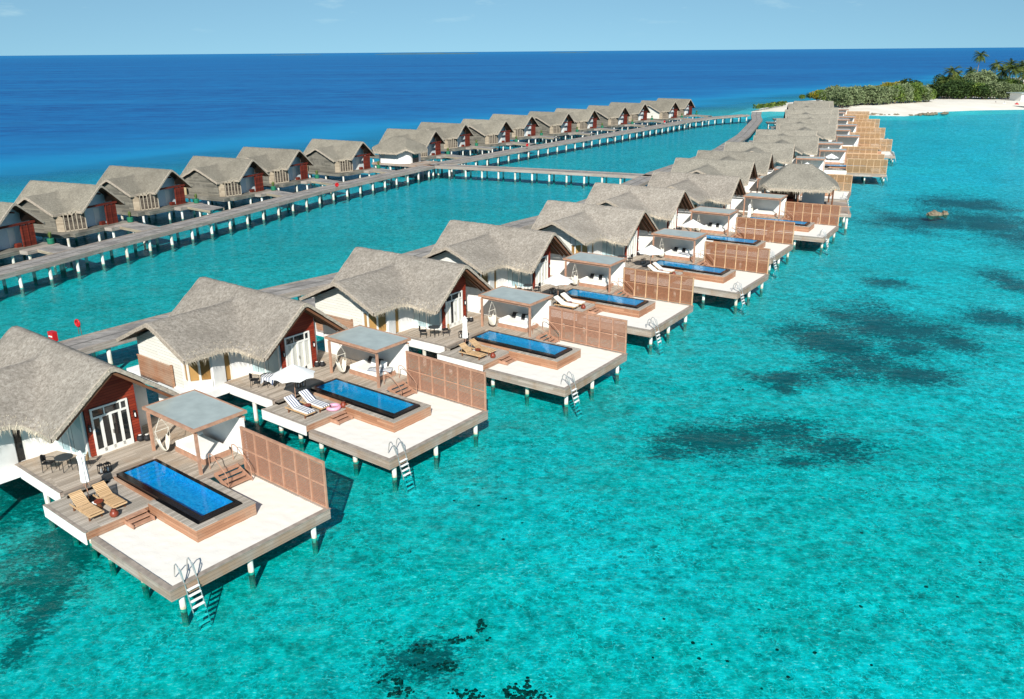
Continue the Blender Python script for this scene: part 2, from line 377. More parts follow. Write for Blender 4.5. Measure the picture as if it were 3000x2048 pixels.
SUN_EL, SUN_AZ = R(34), R(91)       # light travels towards SUN_AZ
sd = Vector((math.cos(SUN_AZ)*math.cos(SUN_EL), math.sin(SUN_AZ)*math.cos(SUN_EL), -math.sin(SUN_EL)))
sl = bpy.data.lights.new('sun', 'SUN'); sl.energy = 4.9; sl.angle = R(.5); sl.color = (1,.955,.88)
so = bpy.data.objects.new('sun', sl); C.objects.link(so); so.rotation_euler = sd.to_track_quat('-Z', 'Y').to_euler()
w = bpy.data.worlds.new('World'); scene.world = w; w.use_nodes = True; nt = w.node_tree; nt.nodes.clear(); N = NT(nt)
sky = N.n('ShaderNodeTexSky', sky_type='NISHITA', sun_disc=False, sun_elevation=SUN_EL, altitude=0, air_density=1., dust_density=.3, ozone_density=3.)
to = -sd; sky.sun_rotation = math.atan2(to.x, to.y)
tc = N.n('ShaderNodeTexCoord').outputs['Generated']
sp_ = N.n('ShaderNodeSeparateXYZ', i_0=tc); zz = N.math('ADD', N.math('MULTIPLY', N.math('MAXIMUM', sp_.outputs[2], 0.), .9), .17)
cb_ = N.n('ShaderNodeCombineXYZ', i_0=sp_.outputs[0], i_1=sp_.outputs[1], i_2=zz); nrm = N.n('ShaderNodeVectorMath', operation='NORMALIZE'); nt.links.new(cb_.outputs[0], nrm.inputs[0]); nt.links.new(nrm.outputs[0], sky.inputs[0]); mp = N.n('ShaderNodeMapping'); mp.inputs['Scale'].default_value = (1,1,4.5); nt.links.new(tc, mp.inputs[0])
cl = N.math('MULTIPLY', N.mr(N.noise(mp.outputs[0], 11., 6, .62), .60, .76), N.mr(N.n('ShaderNodeSeparateXYZ', i_0=tc).outputs[2], .012, .04))
skc = N.mix(1., N.mix(N.math('MULTIPLY', cl, .22), sky.outputs[0], (8.5,8.8,9.3)), (.93,1.13,1.02), 'MULTIPLY')
bg = N.n('ShaderNodeBackground', i_Strength=.08); nt.links.new(skc, bg.inputs[0])
wo = N.n('ShaderNodeOutputWorld'); nt.links.new(bg.outputs[0], wo.inputs[0])
vs = scene.view_settings; vs.view_transform = 'Standard'; vs.look = 'None'; vs.exposure = .42; vs.gamma = 1
scene.cycles.max_bounces = 8; scene.cycles.transparent_max_bounces = 12; scene.cycles.diffuse_bounces = 2; scene.cycles.glossy_bounces = 3
scene.cycles.caustics_reflective = False; scene.cycles.caustics_refractive = False

# ---------------------------------------------------------------- sea, seabed
sea = MB(); S = 70000
sea.quad((-S,-2000,0),(S,-2000,0),(S,S,0),(-S,S,0)); tag(sea.build('water', M['sea']), 'turquoise lagoon turning deep blue towards the horizon', kind='structure')
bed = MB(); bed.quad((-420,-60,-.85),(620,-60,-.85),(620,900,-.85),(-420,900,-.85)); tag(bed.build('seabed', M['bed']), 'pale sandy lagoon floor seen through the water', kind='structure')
#@@COMMON_END
# ---------------------------------------------------------------- thatched roofs as height fields
def roof_mesh(hf, sd, bb, step, thick, seed=1, rough=.035, straw=(.22,.48), skip=None):
    """hf(u,v) height of the thatch top, sd(u,v) signed distance to its outline (negative inside)"""
    rnd = random.Random(seed); nu = int((bb[1]-bb[0])/step)+1; nv = int((bb[3]-bb[2])/step)+1
    P = {}
    for i in range(nu+1):
        for j in range(nv+1):
            u = bb[0]+i*step; v = bb[2]+j*step; d = sd(u, v)
            if d > step*.72: continue
            if d > -step*.45:
                e = .01; gu = (sd(u+e,v)-sd(u-e,v))/(2*e); gv = (sd(u,v+e)-sd(u,v-e))/(2*e); g = math.hypot(gu, gv) or 1
                u -= gu/g*d; v -= gv/g*d; d = 0
            P[(i,j)] = (u, v, d)
    top = MB(); idx = {}
    for k, (u,v,d) in P.items():
        z = hf(u,v) + rough*(noise.noise(Vector((u*1.7,v*1.7,seed)))*1.1 + noise.noise(Vector((u*5,v*5,seed)))*.6)
        if d > -.3: z -= .05*(1+d/.3)
        idx[k] = len(top.v); top.v.append((u,v,z))
    cells = [(i,j) for i in range(nu) for j in range(nv) if all(q in P for q in ((i,j),(i+1,j),(i+1,j+1),(i,j+1)))]
    nb = len(top.v); edge = {}
    for i,j in cells:
        q = [idx[(i,j)], idx[(i+1,j)], idx[(i+1,j+1)], idx[(i,j+1)]]; top.f.append(tuple(q))
        for a, b in zip(q, q[1:]+q[:1]): edge[(a,b)] = 1
    bot = MB()
    for x,y,z in top.v: bot.v.append((x,y,z-thick))
    for i,j in cells:
        q = [idx[(i,j)], idx[(i,j+1)], idx[(i+1,j+1)], idx[(i+1,j)]]; bot.f.append(tuple(q))
    rim = MB(); fr = MB()
    for (a,b) in edge:
        if (b,a) in edge: continue
        A, B = Vector(top.v[a]), Vector(top.v[b]); dn = Vector((0,0,-thick-.02))
        n_ = Vector((B.y-A.y, A.x-B.x, 0)).normalized()
        rim.quad(A+n_*.03+Vector((0,0,.012)), A+n_*.03+dn, B+n_*.03+dn, B+n_*.03+Vector((0,0,.012))); rim.quad(A-n_*.06+Vector((0,0,.03)), A+n_*.03+Vector((0,0,.012)), B+n_*.03+Vector((0,0,.012)), B-n_*.06+Vector((0,0,.03)))
        mid = (A+B)/2; slope = 0 if hf(mid.x-n_.x*.5, mid.y-n_.y*.5)-hf(mid.x-n_.x*.1, mid.y-n_.y*.1) > .12 else 1
        L = (A-B).length; cnt = int(L/.022)
        if slope > .5: cnt = int(L/.10)
        for q in range(cnt):
            t = rnd.random(); p = A.lerp(B, t); tang = (B-A).normalized()
            if slope > .5:
                ln = rnd.uniform(.03,.12); w_ = .015
                p0 = p + n_*.02 + Vector((0,0,rnd.uniform(-thick,.0))); p1 = p0+n_*ln+Vector((0,0,-ln*rnd.uniform(.3,1)))
            else:
                ln = rnd.uniform(*straw); w_ = rnd.uniform(.008,.017)
                p0 = p - n_*rnd.uniform(.0,.6); p0.z = hf(p0.x,p0.y)+.01+rnd.uniform(0,.04)
                if rnd.random() < .5: p0 = p + n_*.03 + Vector((0,0,-rnd.uniform(0,thick)))
                p1 = p0 + n_*ln*rnd.uniform(.2,.6)+tang*rnd.uniform(-.12,.12)+Vector((0,0,-ln*rnd.uniform(.5,1)))
            fr.tri(p0-tang*w_, p0+tang*w_, p1)
    return top, bot, rim, fr

def rect_sd(u, v, u0, u1, v0, v1):
    du = max(u0-u, u-u1); dv = max(v0-v, v-v1)
    if du < 0 and dv < 0: return max(du, dv)
    return math.hypot(max(du,0), max(dv,0))
def tri_sd(u, v, p):
    d = -1e9
    for i in range(3):
        a, b = p[i], p[(i+1)%3]; ex, ey = b[0]-a[0], b[1]-a[1]; L = math.hypot(ex,ey)
        d = max(d, ((u-a[0])*ey-(v-a[1])*ex)/L)
    return d
def smax(a, b, k): h = max(k-abs(a-b), 0)/k; return max(a,b)+h*h*k*.25

# right-hand villas ---------------------------------------------------
def hR(u, v):
    h1 = 6.93-.80*math.sqrt((v+3.54)**2+.02); h2 = 6.24-.456*math.sqrt((u+16.63)**2+.02)
    if v > -3.4: return h1
    return smax(h1, h2, .3)
CA = (-11.35,-9.55)
def sR(u, v):
    d = min(rect_sd(u,v,-21.6,-10.62,-6.95,-.29), rect_sd(u,v,-20.53,-13.05,-10.65,-3.6))
    # scooped corner between the two eaves
    f = max(rect_sd(u,v,-13.4,-11.9,-8.15,-6.7), 1.15-math.hypot(u-(-11.9), v-(-8.15)))
    return min(d, f)
def part_roof(hf, sd, bb, step, thick, parent, th, seed=1, straw=(.22,.48), sof='soffit'):
    t, b, r, f = roof_mesh(hf, sd, bb, step, thick, seed, straw=straw)
    o = t.build('roof', th, parent, smooth=True)
    b.build('soffit', M[sof], o); r.build('roof_edge', M['verge'], o); f.build('straw_fringe', M['straw'], o)
    return o
def wall_seg(mb, hf, p0, p1, z0, off=.36, n=10, th=.12):
    d = Vector((p1[0]-p0[0], p1[1]-p0[1])); L = d.length; d.normalize(); nn = Vector((d.y,-d.x))*th
    k = len(mb.v)
    for i in range(n+1):
        x = p0[0]+(p1[0]-p0[0])*i/n; y = p0[1]+(p1[1]-p0[1])*i/n; zt = hf(x,y)-off
        mb.v += [(x,y,z0),(x,y,zt),(x+nn.x,y+nn.y,z0),(x+nn.x,y+nn.y,zt)]
    for i in range(n):
        a = k+4*i; b = a+4; mb.f += [(a,b,b+1,a+1),(a+2,a+3,b+3,b+2),(a+1,b+1,b+3,a+3)]
    mb.f += [(k,k+1,k+3,k+2)]; a = k+4*n; mb.f += [(a,a+2,a+3,a+1)]

ZU, ZL, ZS = 1.93, 1.62, 1.22
ORD = ['nearest','second','third','fourth','fifth','sixth','seventh','eighth','ninth','tenth','eleventh','twelfth','thirteenth','fourteenth','fifteenth','sixteenth','seventeenth','eighteenth','nineteenth']
def post_set(name, pts, parent, r=.15):
    r *= .85
    ob = None
    for (u, v, zt) in pts:
        if ob is None or zt != z_prev:
            me = MB().tube((0,0,-.9), (0,0,zt), r, r, 10).build(name, M['post'], parent); ob = me
        else:
            me = ob.copy(); C.objects.link(me)
        me.location = (u, v, 0); z_prev = zt
def V3(u,v,z): return Vector((u,v,z))

def bars_on_plane(mb, o, du, dv, rects, depth):
    """thin boxes lying on a vertical plane through o with unit horizontal du; rect=(a0,a1,z0,z1)"""
    nn = Vector((du.y,-du.x,0))
    for a0,a1,z0,z1 in rects:
        c = o + du*((a0+a1)/2) + Vector((0,0,(z0+z1)/2)) + nn*(depth/2)
        mb.obox(c, (a1-a0, depth, z1-z0), Matrix((du, -nn, Vector((0,0,1)))).transposed())

def make_villa(kind, th='thatch'):
    """kind: 'dark' (open french doors), 'curtain' (drawn), 'half'"""
    root = empty('water_villa')
    part_roof(hR, sR, (-21.8,-10.4,-10.9,-.1), .22, .21, root, M[th], 3, (.22,.55))
    w = MB()
    for a, b in [((-21.1,-.6),(-21.1,-6.3)),((-21.1,-6.3),(-20.1,-6.3)),((-20.1,-6.3),(-20.1,-9.45))]: wall_seg(w, hR, a, b, ZU-.02)
    w.build('wall', M['white'], root); w = MB(); wall_seg(w, hR, (-14.1,-8.35), (-14.35,-7.35), ZU-.02, n=6); wall_seg(w, hR, (-14.4,-6.8), (-14.3,-5.35), ZU-.02, n=6)
    wall_seg(w, hR, (-14.35,-7.35), (-14.4,-6.8), ZU+2.0, n=2); w.build('wall', M['white'], root); w = MB()
    for a, b in [((-12.05,-2.02),(-13.7,-1.98)),((-13.7,-1.98),(-13.7,-.62)),((-13.7,-.62),(-21.1,-.6))]: wall_seg(w, hR, a, b, ZU-.02)
    w.build('wall', M['white'], root)
    g = MB(); wall_seg(g, hR, (-20.1,-9.45), (-15.35,-9.45), ZU-.02, n=24); g.build('gable_wall', M['cream'], root)
    g = MB(); wall_seg(g, hR, (-12.05,-4.70), (-12.05,-2.02), ZU-.02, n=24); g.build('red_gable', M['red'], root)
    # angled glass panel beside the red gable
    g = MB(); wall_seg(g, hR, (-14.3,-5.35), (-12.05,-4.72), ZU-.02, n=10, th=.08); gp = g.build('glass_panel', M['blueglass'], root)
    d = Vector((2.25,.63,0)).normalized(); fr = MB(); bars_on_plane(fr, V3(-14.3,-5.35,0), d, None, [(.0,.12,ZU,4.6),(2.2,2.32,ZU,5.2),(0,2.3,ZU,ZU+.12),(1.1,1.16,ZU,5.0)], .12); fr.build('frame', M['whiteframe'], gp)
    # bay window
    b0, b1, b2 = V3(-15.3,-9.45,0), V3(-14.95,-9.6,0), V3(-13.95,-8.6,0)
    bay = MB(); hd_ = MB()
    for p, q in [((-15.3,-9.42),(-14.85,-9.42)),((-14.85,-9.42),(-14.1,-8.35))]: wall_seg(bay, lambda u,v: ZU+.55+.0, p, q, ZU-.5, off=0, n=2, th=.16); wall_seg(hd_, hR, p, q, ZU+2.0, n=4, th=.14)
    bo = bay.build('bay_window', M['whiteframe'], root); hd_.build('header', M['whiteframe'], bo)
    gl = MB(); wall_seg(gl, lambda u,v: ZU+2.0, (-15.25,-9.36), (-14.88,-9.36), ZU+.55, 0, 1, .02); wall_seg(gl, lambda u,v: ZU+2.0, (-14.88,-9.36), (-14.14,-8.32), ZU+.55, 0, 1, .02)
    gl.build('pane', M['glass'] if kind == 'dark' else M['amber'], bo)
    fr = MB()
    for p in ((-15.3,-9.45),(-14.85,-9.45),(-14.08,-8.36),(-14.47,-8.92)): fr.box(p[0]-.05,p[0]+.05,p[1]-.05,p[1]+.05,ZU+.5,ZU+2.05)
    fr.build('mullion', M['whiteframe'], bo)
    # narrow side door
    sdr = MB(); sdr.box(-14.42,-14.36,-7.3,-6.86,ZU+.05,ZU+2.0); so_ = sdr.build('side_door', M['glass'] if kind == 'dark' else M['amber'], root)
    fr = MB(); fr.box(-14.4,-14.28,-7.38,-7.28,ZU,ZU+2.05); fr.box(-14.4,-14.28,-6.9,-6.8,ZU,ZU+2.05); fr.box(-14.4,-14.27,-7.4,-6.78,ZU+2.02,ZU+2.12); fr.build('frame', M['whiteframe'], so_)
    # french doors in the red gable
    v0, v1, H = -4.46, -2.50, 2.55; x = -12.05
    dr = MB(); o_ = V3(x+.12, v0, 0); W = v1-v0
    rects = [(0,.10,ZU,ZU+H),(W-.10,W,ZU,ZU+H),(.1,W-.1,ZU+H-.09,ZU+H),(.1,W-.1,ZU+1.98,ZU+2.08),(.1,W-.1,ZU,ZU+.10)]
    for q in range(1,4): rects.append((q*W/4-.07,q*W/4+.07,ZU+.1,ZU+1.98))
    rects += [(W*.36-.03,W*.36+.03,ZU+2.08,ZU+H-.09),(W*.80-.03,W*.80+.03,ZU+2.08,ZU+H-.09),(.1,W-.1,ZU+.1,ZU+.3)]
    bars_on_plane(dr, V3(x+.125,v0,0), Vector((0,1,0)), None, rects, .07)
    do = dr.build('french_door', M['whiteframe'], root)
    for q in range(4):
        pn = MB().box(x+.123,x+.14,v0+q*W/4+.07,v0+(q+1)*W/4-.07,ZU+.3,ZU+1.98)
        mm = M['glass'] if (kind == 'dark' or (kind == 'half' and q in (1,))) else M['curtain']
        pn.build('pane', mm, do)
    MB().box(x+.123,x+.138,v0+.1,v1-.1,ZU+2.08,ZU+H-.09).build('transom_pane', M['glass'], do)
    MB().box(x+.19,x+.25,v0+W/2-.02,v0+W/2+.02,ZU+.95,ZU+1.15).build('handle', M['steel'], do)
    for v in (-4.6,-2.22):
        l = MB().box(x+.12,x+.2,v-.05,v+.05,ZU+1.35,ZU+1.75).build('wall_lamp', M['matblack'], root)
        MB().tube((x+.22,v,ZU+1.42),(x+.22,v,ZU+1.62),.035,.035,8).build('glass_tube', M['canvas'], l)
    # floor platform, verge rafters, timber screen, posts
    fl = MB().box(-21.7,-13.7,-9.75,-.2,1.42,ZU-.03); fl.build('floor_platform', M['white'], root)
    rf = MB()
    for s in (0,.5,1.0):
        u = -10.75-s*.9; rf.beam((u,-6.7,hR(u,-6.7)-.42),(u,-3.54,hR(u,-3.54)-.36),.10,.14); rf.beam((u,-.4,hR(u,-.4)-.42),(u,-3.54,hR(u,-3.54)-.36),.10,.14)
    rf.beam((-12.1,-3.54,6.45),(-10.7,-3.54,6.45),.12,.16); rf.build('rafter', M['brownwood'], root)
    sc = MB(); sc.box(-20.0,-16.2,-9.75,-9.70,ZU-.2,ZU+1.25); sc.box(-16.25,-16.17,-9.8,-9.66,ZU-.3,ZU+1.4); sc.box(-20.05,-16.2,-9.78,-9.67,ZU+1.25,ZU+1.31)
    sc.build('timber_screen', M['bamboo'] if False else M['cedar'], root)
    post_set('support_post', [(u,v,1.42) for u in (-21.2,-17.6,-14.1) for v in (-9.3,-5,-.8)], root)
    return root

def make_deck(full=True):
    root = empty('sun_deck')
    MB().prism([(-14.3,-7.44),(-9.56,-7.44),(-9.56,-2.74),(-5.72,-2.74),(-5.72,.12),(-14.3,.12)], ZU-.05, ZU).build('deck_boards', M['deck'], root)
    b = MB(); b.prism([(-14.28,-7.42),(-9.58,-7.42),(-9.58,-2.76),(-5.74,-2.76),(-5.74,.10),(-14.28,.10)], ZU-.34, ZU-.05); b.build('under_frame', M['fasciawood'], root)
    f = MB(); f.box(-14.1,-9.58,-7.50,-7.44,ZU-.62,ZU-.02); f.build('fascia', M['white'], root)
    MB().box(-14.3,-9.5,-7.52,-7.36,ZU+.002,ZU+.03).build('edge_board', M['rimboard'], root)
    MB().box(-9.5,-5.63,-8.21,-4.98,ZL-.05,ZL).build('lounge_boards', M['deck2'], root)
    MB().box(-9.5,-5.66,-8.18,-5.0,ZL-.4,ZL-.05).build('lounge_frame', M['fasciawood'], root)
    MB().box(-5.66,-5.60,-8.18,-5.33,ZS-.0,ZL-.055).build('riser', M['cedar'], root)
    MB().box(-9.56,-5.63,-8.27,-8.21,ZL-.62,ZL-.02).build('fascia', M['white'], root)
    MB().box(-9.5,-5.60,-8.29,-8.15,ZL+.002,ZL+.03).build('edge_board', M['rimboard'], root)
    st = MB()
    for q in range(2):
        st.box(-9.54+.0, -9.54+.34*(1), -7.3, -5.3, ZL+.02, ZL+.14)
    st.build('step', M['deck2'], root)
    s2 = MB()
    for q in range(3): s2.box(-5.62+q*.24,-5.36+q*.24,-6.46,-5.5,ZL-.10-q*.125,ZL-.05-q*.125)
    s2.box(-5.62,-4.85,-6.50,-6.46,ZS,ZL-.2); s2.box(-5.62,-4.85,-5.5,-5.46,ZS,ZL-.2)
    s2.build('step', M['cedarx'], root)
    # sand tray
    t = MB()
    t.box(-5.72,.70,-8.02,-7.82,ZS-.50,ZS+.0); t.box(.50,.70,-7.82,.08,ZS-.50,ZS); t.box(-5.72,.50,-.08,.08,ZS-.50,ZS)
    t.box(-5.72,.5,-7.82,-.08,ZS-.40,ZS-.12)
    t.build('tray_frame', M['fasciawood'], root)
    cp = MB(); cp.box(-5.72,.74,-8.06,-7.80,ZS+.002,ZS+.035); cp.box(.48,.74,-7.80,.10,ZS+.002,ZS+.035); cp.build('rim_board', M['rimboard'], root)
    sn = MB(); nu, nv = 40, 50
    for i in range(nu+1):
        for j in range(nv+1):
            u = -5.7+6.18*i/nu; v = -7.8+7.74*j/nv
            sn.v.append((u,v,ZS-.035+.02*noise.noise(Vector((u*2.5,v*2.5,0)))+.012*noise.noise(Vector((u*7,v*7,3)))))
    for i in range(nu):
        for j in range(nv): a = i*(nv+1)+j; sn.f.append((a,a+nv+1,a+nv+2,a+1))
    sn.build('sand_bed', M['sand'], root, smooth=True)
    # stair from the raised deck to the sand
    s = MB(); n = 4
    for q in range(n):
        z = ZU-.14-q*.145; s.box(-5.72+q*.27,-5.44+q*.27,-1.72,-.52,z-.05,z)
    s.beam((-5.72,-1.76,ZU-.2),(-4.62,-1.76,ZS-.02+.1),.05,.2); s.beam((-5.72,-.48,ZU-.2),(-4.62,-.48,ZS+.08),.05,.2)
    sto = s.build('stair', M['cedarx'], root)
    for v in (-1.78,-.46):
        h = MB(); h.path([(-6.0,v,ZU),(-6.0,v,ZU+.82),(-5.8,v,ZU+.9),(-5.6,v,ZU+.85),(-4.75,v,ZS+.92),(-4.55,v,ZS+.7),(-4.55,v,ZS)],.022); h.build('handrail', M['cedarx'], sto)
    post_set('support_post', [(u,v,ZS-.5) for u in (.42,-2.6,-5.4) for v in (-7.45,-4.2,-.75)]+[(u,v,1.3) for u in (-7.4,-9.2,-11.6) for v in (-7.3,-4.2,-.8)], root, .15)
    return root

def make_pool(tile):
    root = empty('plunge_pool'); q0,q1,w0,w1 = -9.22,-2.03,-4.88,-2.79
    ZP = 1.93
    p = MB(); p.box(-5.60,-1.65,-5.31,-5.20,ZS-.05,1.78); p.box(-1.76,-1.65,-5.20,-2.28,ZS-.05,1.78); p.box(-5.6,-1.76,-2.39,-2.28,ZS-.05,1.78); p.box(-9.3,-5.6,-5.0,-4.92,ZL+.003,1.78)
    p.build('plinth', M['cedar'], root)
    d = MB(); d.box(-5.62,-1.62,-5.33,-4.99,1.782,1.81); d.box(-2.0,-1.62,-4.99,-2.26,1.782,1.81); d.box(-5.6,-2.0,-2.66,-2.26,1.782,1.81); d.build('plinth_boards', M['deck2'], root)
    r = MB(); t = .30
    r.box(q0,q1,w0,w0+t,1.3,ZP); r.box(q0,q1,w1-t*.6,w1,1.3,ZP); r.box(q0,q0+t*.6,w0+t,w1-t*.6,1.3,ZP); r.box(q1-t,q1,w0+t,w1-t*.6,1.3,ZP)
    r.box(q0,q1,w0-.08,w0,1.3,1.74); r.build('rim', M['black'], root)
    b = MB(); u0,u1,v0,v1 = q0+t*.6+.003,q1-t-.003,w0+t+.003,w1-t*.6-.003; zb = 1.56
    b.quad((u0,v0,zb),(u1,v0,zb),(u1,v1,zb),(u0,v1,zb)); zt = ZP-.012
    b.quad((u0,v0,zb),(u0,v0,zt),(u1,v0,zt),(u1,v0,zb)); b.quad((u0,v1,zb),(u1,v1,zb),(u1,v1,zt),(u0,v1,zt)); b.quad((u0,v0,zb),(u0,v1,zb),(u0,v1,zt),(u0,v0,zt)); b.quad((u1,v0,zb),(u1,v0,zt),(u1,v1,zt),(u1,v1,zb))
    b.build('basin', M[tile], root)
    s = MB()
    for q in range(4): s.box(u0+.01,u0+.35+q*.32,v0+.01,v1-.01,zb+.005,zt-.07-q*.06)
    s.build('pool_step', M[tile], root)
    wt = MB().box(u0,u1,v0,v1,ZP-.03,ZP-.008); wt.v = [(x,y,z) for x,y,z in wt.v]
    wq = MB(); wq.quad((u0,v0,ZP-.01),(u1,v0,ZP-.01),(u1,v1,ZP-.01),(u0,v1,ZP-.01)); wq.build('pool_water', M['poolwater'], root)
    return root

def make_pergola():
    root = empty('pergola'); u0,u1,v0,v1 = -10.35,-5.71,-2.54,.46; z = 4.36
    MB().box(u0+.08,u1-.08,v0+.08,v1-.08,z-.03,z+.012).build('roof_panel', M['panel'], root)
    f = MB(); f.box(u0,u1,v0,v0+.1,z-.12,z+.03); f.box(u0,u1,v1-.1,v1,z-.12,z+.03); f.box(u0,u0+.1,v0+.1,v1-.1,z-.12,z+.03); f.box(u1-.1,u1,v0+.1,v1-.1,z-.12,z+.03)
    f.build('roof_frame', M['cedarx'], root)
    b = MB()
    for k in range(4): v = v0+.5+k*.65; b.box(u0+.12,u1-.12,v,v+.07,z-.15,z-.035)
    b.box(u0+.2,u1-.15,v0+.12,v0+.22,z-.26,z-.155); b.box(u0+.2,u1-.15,v1-.3,v1-.2,z-.26,z-.155); b.build('beam', M['cedarx'], root)
    for u,v,zb in ((-10.15,v0+.17,ZU),(-5.86,v0+.17,ZU),(-5.86,.29,ZU+1.9),(-10.15,.29,ZU+1.9)):
        MB().box(u-.065,u+.065,v-.065,v+.065,zb,z-.26).build('post', M['cedarx'], root)
    return root

def make_screen(mat):
    root = empty('privacy_screen'); u0,u1 = -5.70,.60; z0,z1 = ZS+.04,3.62; n = 6; W = (u1-u0)/n
    for k in range(n+1):
        u = u0+k*W; MB().box(u-.045,u+.045,-.045,.045,z0-.0,z1).build('post', M['cedarx' if mat == 'slat' else 'tanbeam'], root)
    f = MB(); f.box(u0-.05,u1+.05,-.055,.055,z1+.002,z1+.05)
    for k in range(n):
        a,b = u0+k*W+.045,u0+(k+1)*W-.045; f.box(a,b,-.04,.04,z0+.02,z0+.09); f.box(a,b,-.04,.04,(z0+z1)/2-.035,(z0+z1)/2+.035); f.box(a,b,-.04,.04,z1-.07,z1-.002)
    f.build('rail', M['cedarx' if mat == 'slat' else 'redbeam' if mat == 'slat2' else 'tanbeam'], root)
    rnd = random.Random(3); H = (z1-z0)/2-.13; ns = 12; rot = Matrix.Rotation(R(14),3,'X')
    for k in range(n):
        a,b = u0+k*W+.045,u0+(k+1)*W-.045
        for half in (0,1):
            zb = z0+.1+half*((z1-z0)/2-.03); mb = MB()
            for q in range(ns): mb.obox(((a+b)/2,0,zb+H*(q+.5)/ns),(b-a,.016,.074),rot)
            mb.build('slat_panel', M[mat], root)
    return root
def make_gwall():
    root = empty('garden_wall')
    w_ = MB(); w_.box(-12.6,-5.78,.14,.28,ZU-.5,ZU+2.05); w_.box(-13.7,-12.6,.14,.28,ZU-.5,ZU+2.05); w_.build('wall_panel', M['white'], root)
    MB().box(-13.7,-5.76,.12,.30,ZU+2.052,ZU+2.10).build('coping', M['whiteframe'], root)
    return root
def make_daybed():
    root = empty('daybed')
    MB().box(-1.3,1.3,-.78,.78,0,.26).build('base', M['cedarx'], root)
    m_ = MB().box(-1.26,1.26,-.75,.75,.262,.46).build('mattress', M['linen'], root)
    bv = m_.modifiers.new('b','BEVEL'); bv.width = .05; bv.segments = 3
    b = MB().tube((-1.15,-.74,.52),(-1.15,.74,.52),.1,.1,12).build('bolster', M['linen'], root)
    return root
def make_cushion(mat):
    mb = MB(); n = 8; 
    for i in range(n+1):
        for j in range(n+1):
            a = i/n*2-1; b = j/n*2-1; t = .09*(1-a**4)*(1-b**4)+.01
            mb.v.append((a*.24*(1-.06*b*b),b*.24*(1-.06*a*a),t))
    for i in range(n):
        for j in range(n): q = i*(n+1)+j; mb.f.append((q,q+n+1,q+n+2,q+1))
    k = len(mb.v); mb.v += [(x,y,-z) for x,y,z in mb.v[:k]]; mb.f += [tuple(k+i for i in reversed(f)) for f in list(mb.f)]
    return mb.build('cushion', mat, None, smooth=True)
def make_lounger(kind):
    root = empty('sun_lounger')
    f = MB(); f.box(-.55,.95,-.33,-.28,.24,.31); f.box(-.55,.95,.28,.33,.24,.31); f.box(-.95,-.55,-.33,-.28,.24,.31); f.box(-.95,-.55,.28,.33,.24,.31); f.box(.90,.95,-.28,.28,.24,.31); f.beam((-.85,-.2,.27),(-.75,-.2,.52),.03,.03); f.beam((-.85,.2,.27),(-.75,.2,.52),.03,.03)
    f.build('frame', M['teak'], root)
    s = MB()
    for q in range(14): x = -.24+q*.083; s.box(x,x+.068,-.29,.29,.312,.335)
    s.build('seat', M['teak'], root)
    rot = Matrix.Rotation(R(33),3,'Y'); c0 = Vector((-.27,0,.33)); dr = rot @ Vector((-1,0,0)); b = MB()
    for q in range(10): b.obox(c0+dr*(.04+q*.083), (.068,.58,.022), rot)
    b.beam(c0+Vector((0,-.27,-.02)), c0+dr*.84+Vector((0,-.27,-.02)), .03,.03); b.beam(c0+Vector((0,.27,-.02)), c0+dr*.84+Vector((0,.27,-.02)), .03,.03)
    b.build('backrest', M['teak'], root)
    for x in (-.7,.75):
        for y in (-.27,.27): MB().box(x-.035,x+.035,y-.03,y+.03,0,.24).build('leg', M['brownwood'], root)
    if kind:
        m_ = MB(); m_.obox((.36,0,.375),(1.26,.6,.075)); m_.obox(c0+dr*.42+Vector((0,0,.055)), (.9,.6,.075), rot); m_.build('mattress', M[kind], root)
    return root
def make_parasol(open_):
    root = empty('parasol')
    MB().box(-.3,.3,-.3,.3,0,.06).build('base', M['matblack'], root)
    MB().tube((0,0,.06),(0,0,2.35 if not open_ else 2.45),.024,.02,8).build('pole', M['cedarx'], root)
    if open_:
        n = 8; r = 1.3; mb = MB(); apex = (0,0,2.62)
        ring = [(r*math.cos(R(22.5+45*k)), r*math.sin(R(22.5+45*k)), 1.92) for k in range(n)]
        for k in range(n):
            a, b = Vector(ring[k]), Vector(ring[(k+1)%n]); m0 = (a+b)/2*.97; m0.z = 1.97
            for t0,t1 in ((0,.5),(.5,1)):
                A0 = Vector(apex).lerp(a,t0); A1 = Vector(apex).lerp(a,t1); M0_ = Vector(apex).lerp(m0,t0); M1 = Vector(apex).lerp(m0,t1); B0 = Vector(apex).lerp(b,t0); B1 = Vector(apex).lerp(b,t1)
                if t0 == 0: mb.tri(A0,A1,M1); mb.tri(A0,M1,B1)
                else: mb.quad(A0,A1,M1,M0_); mb.quad(M0_,M1,B1,B0)
        o = mb.build('canopy', M['canvas'], root); sm = o.modifiers.new('s','SOLIDIFY'); sm.thickness = .015
        rb = MB()
        for p in ring: rb.beam((0,0,2.42),(p[0]*.97,p[1]*.97,p[2]-.01),.02,.025)
        for p in ring: rb.beam((0,0,1.75),(p[0]*.5,p[1]*.5,2.19),.015,.02)
        rb.build('rib', M['cedarx'], root)
        MB().lathe([(.02,0),(.05,.03),(.02,.1)],(0,0,2.5),8).build('finial', M['cedarx'], root)
    else:
        MB().lathe([(.13,0),(.17,.04),(.155,.5),(.13,.9),(.15,1.2),(.17,1.32),(.09,1.42),(.03,1.6)],(0,0,.95),16,.16).build('folded_canopy', M['canvas'], root)
        MB().tube((0,0,2.05),(0,0,2.09),.165,.165,12).build('tie', M['rope'], root)
        rb = MB()
        for k in range(4): a = R(45+90*k); rb.beam((.08*math.cos(a),.08*math.sin(a),.98),(.14*math.cos(a),.14*math.sin(a),.72),.02,.02)
        rb.build('rib', M['cedarx'], root)
    return root
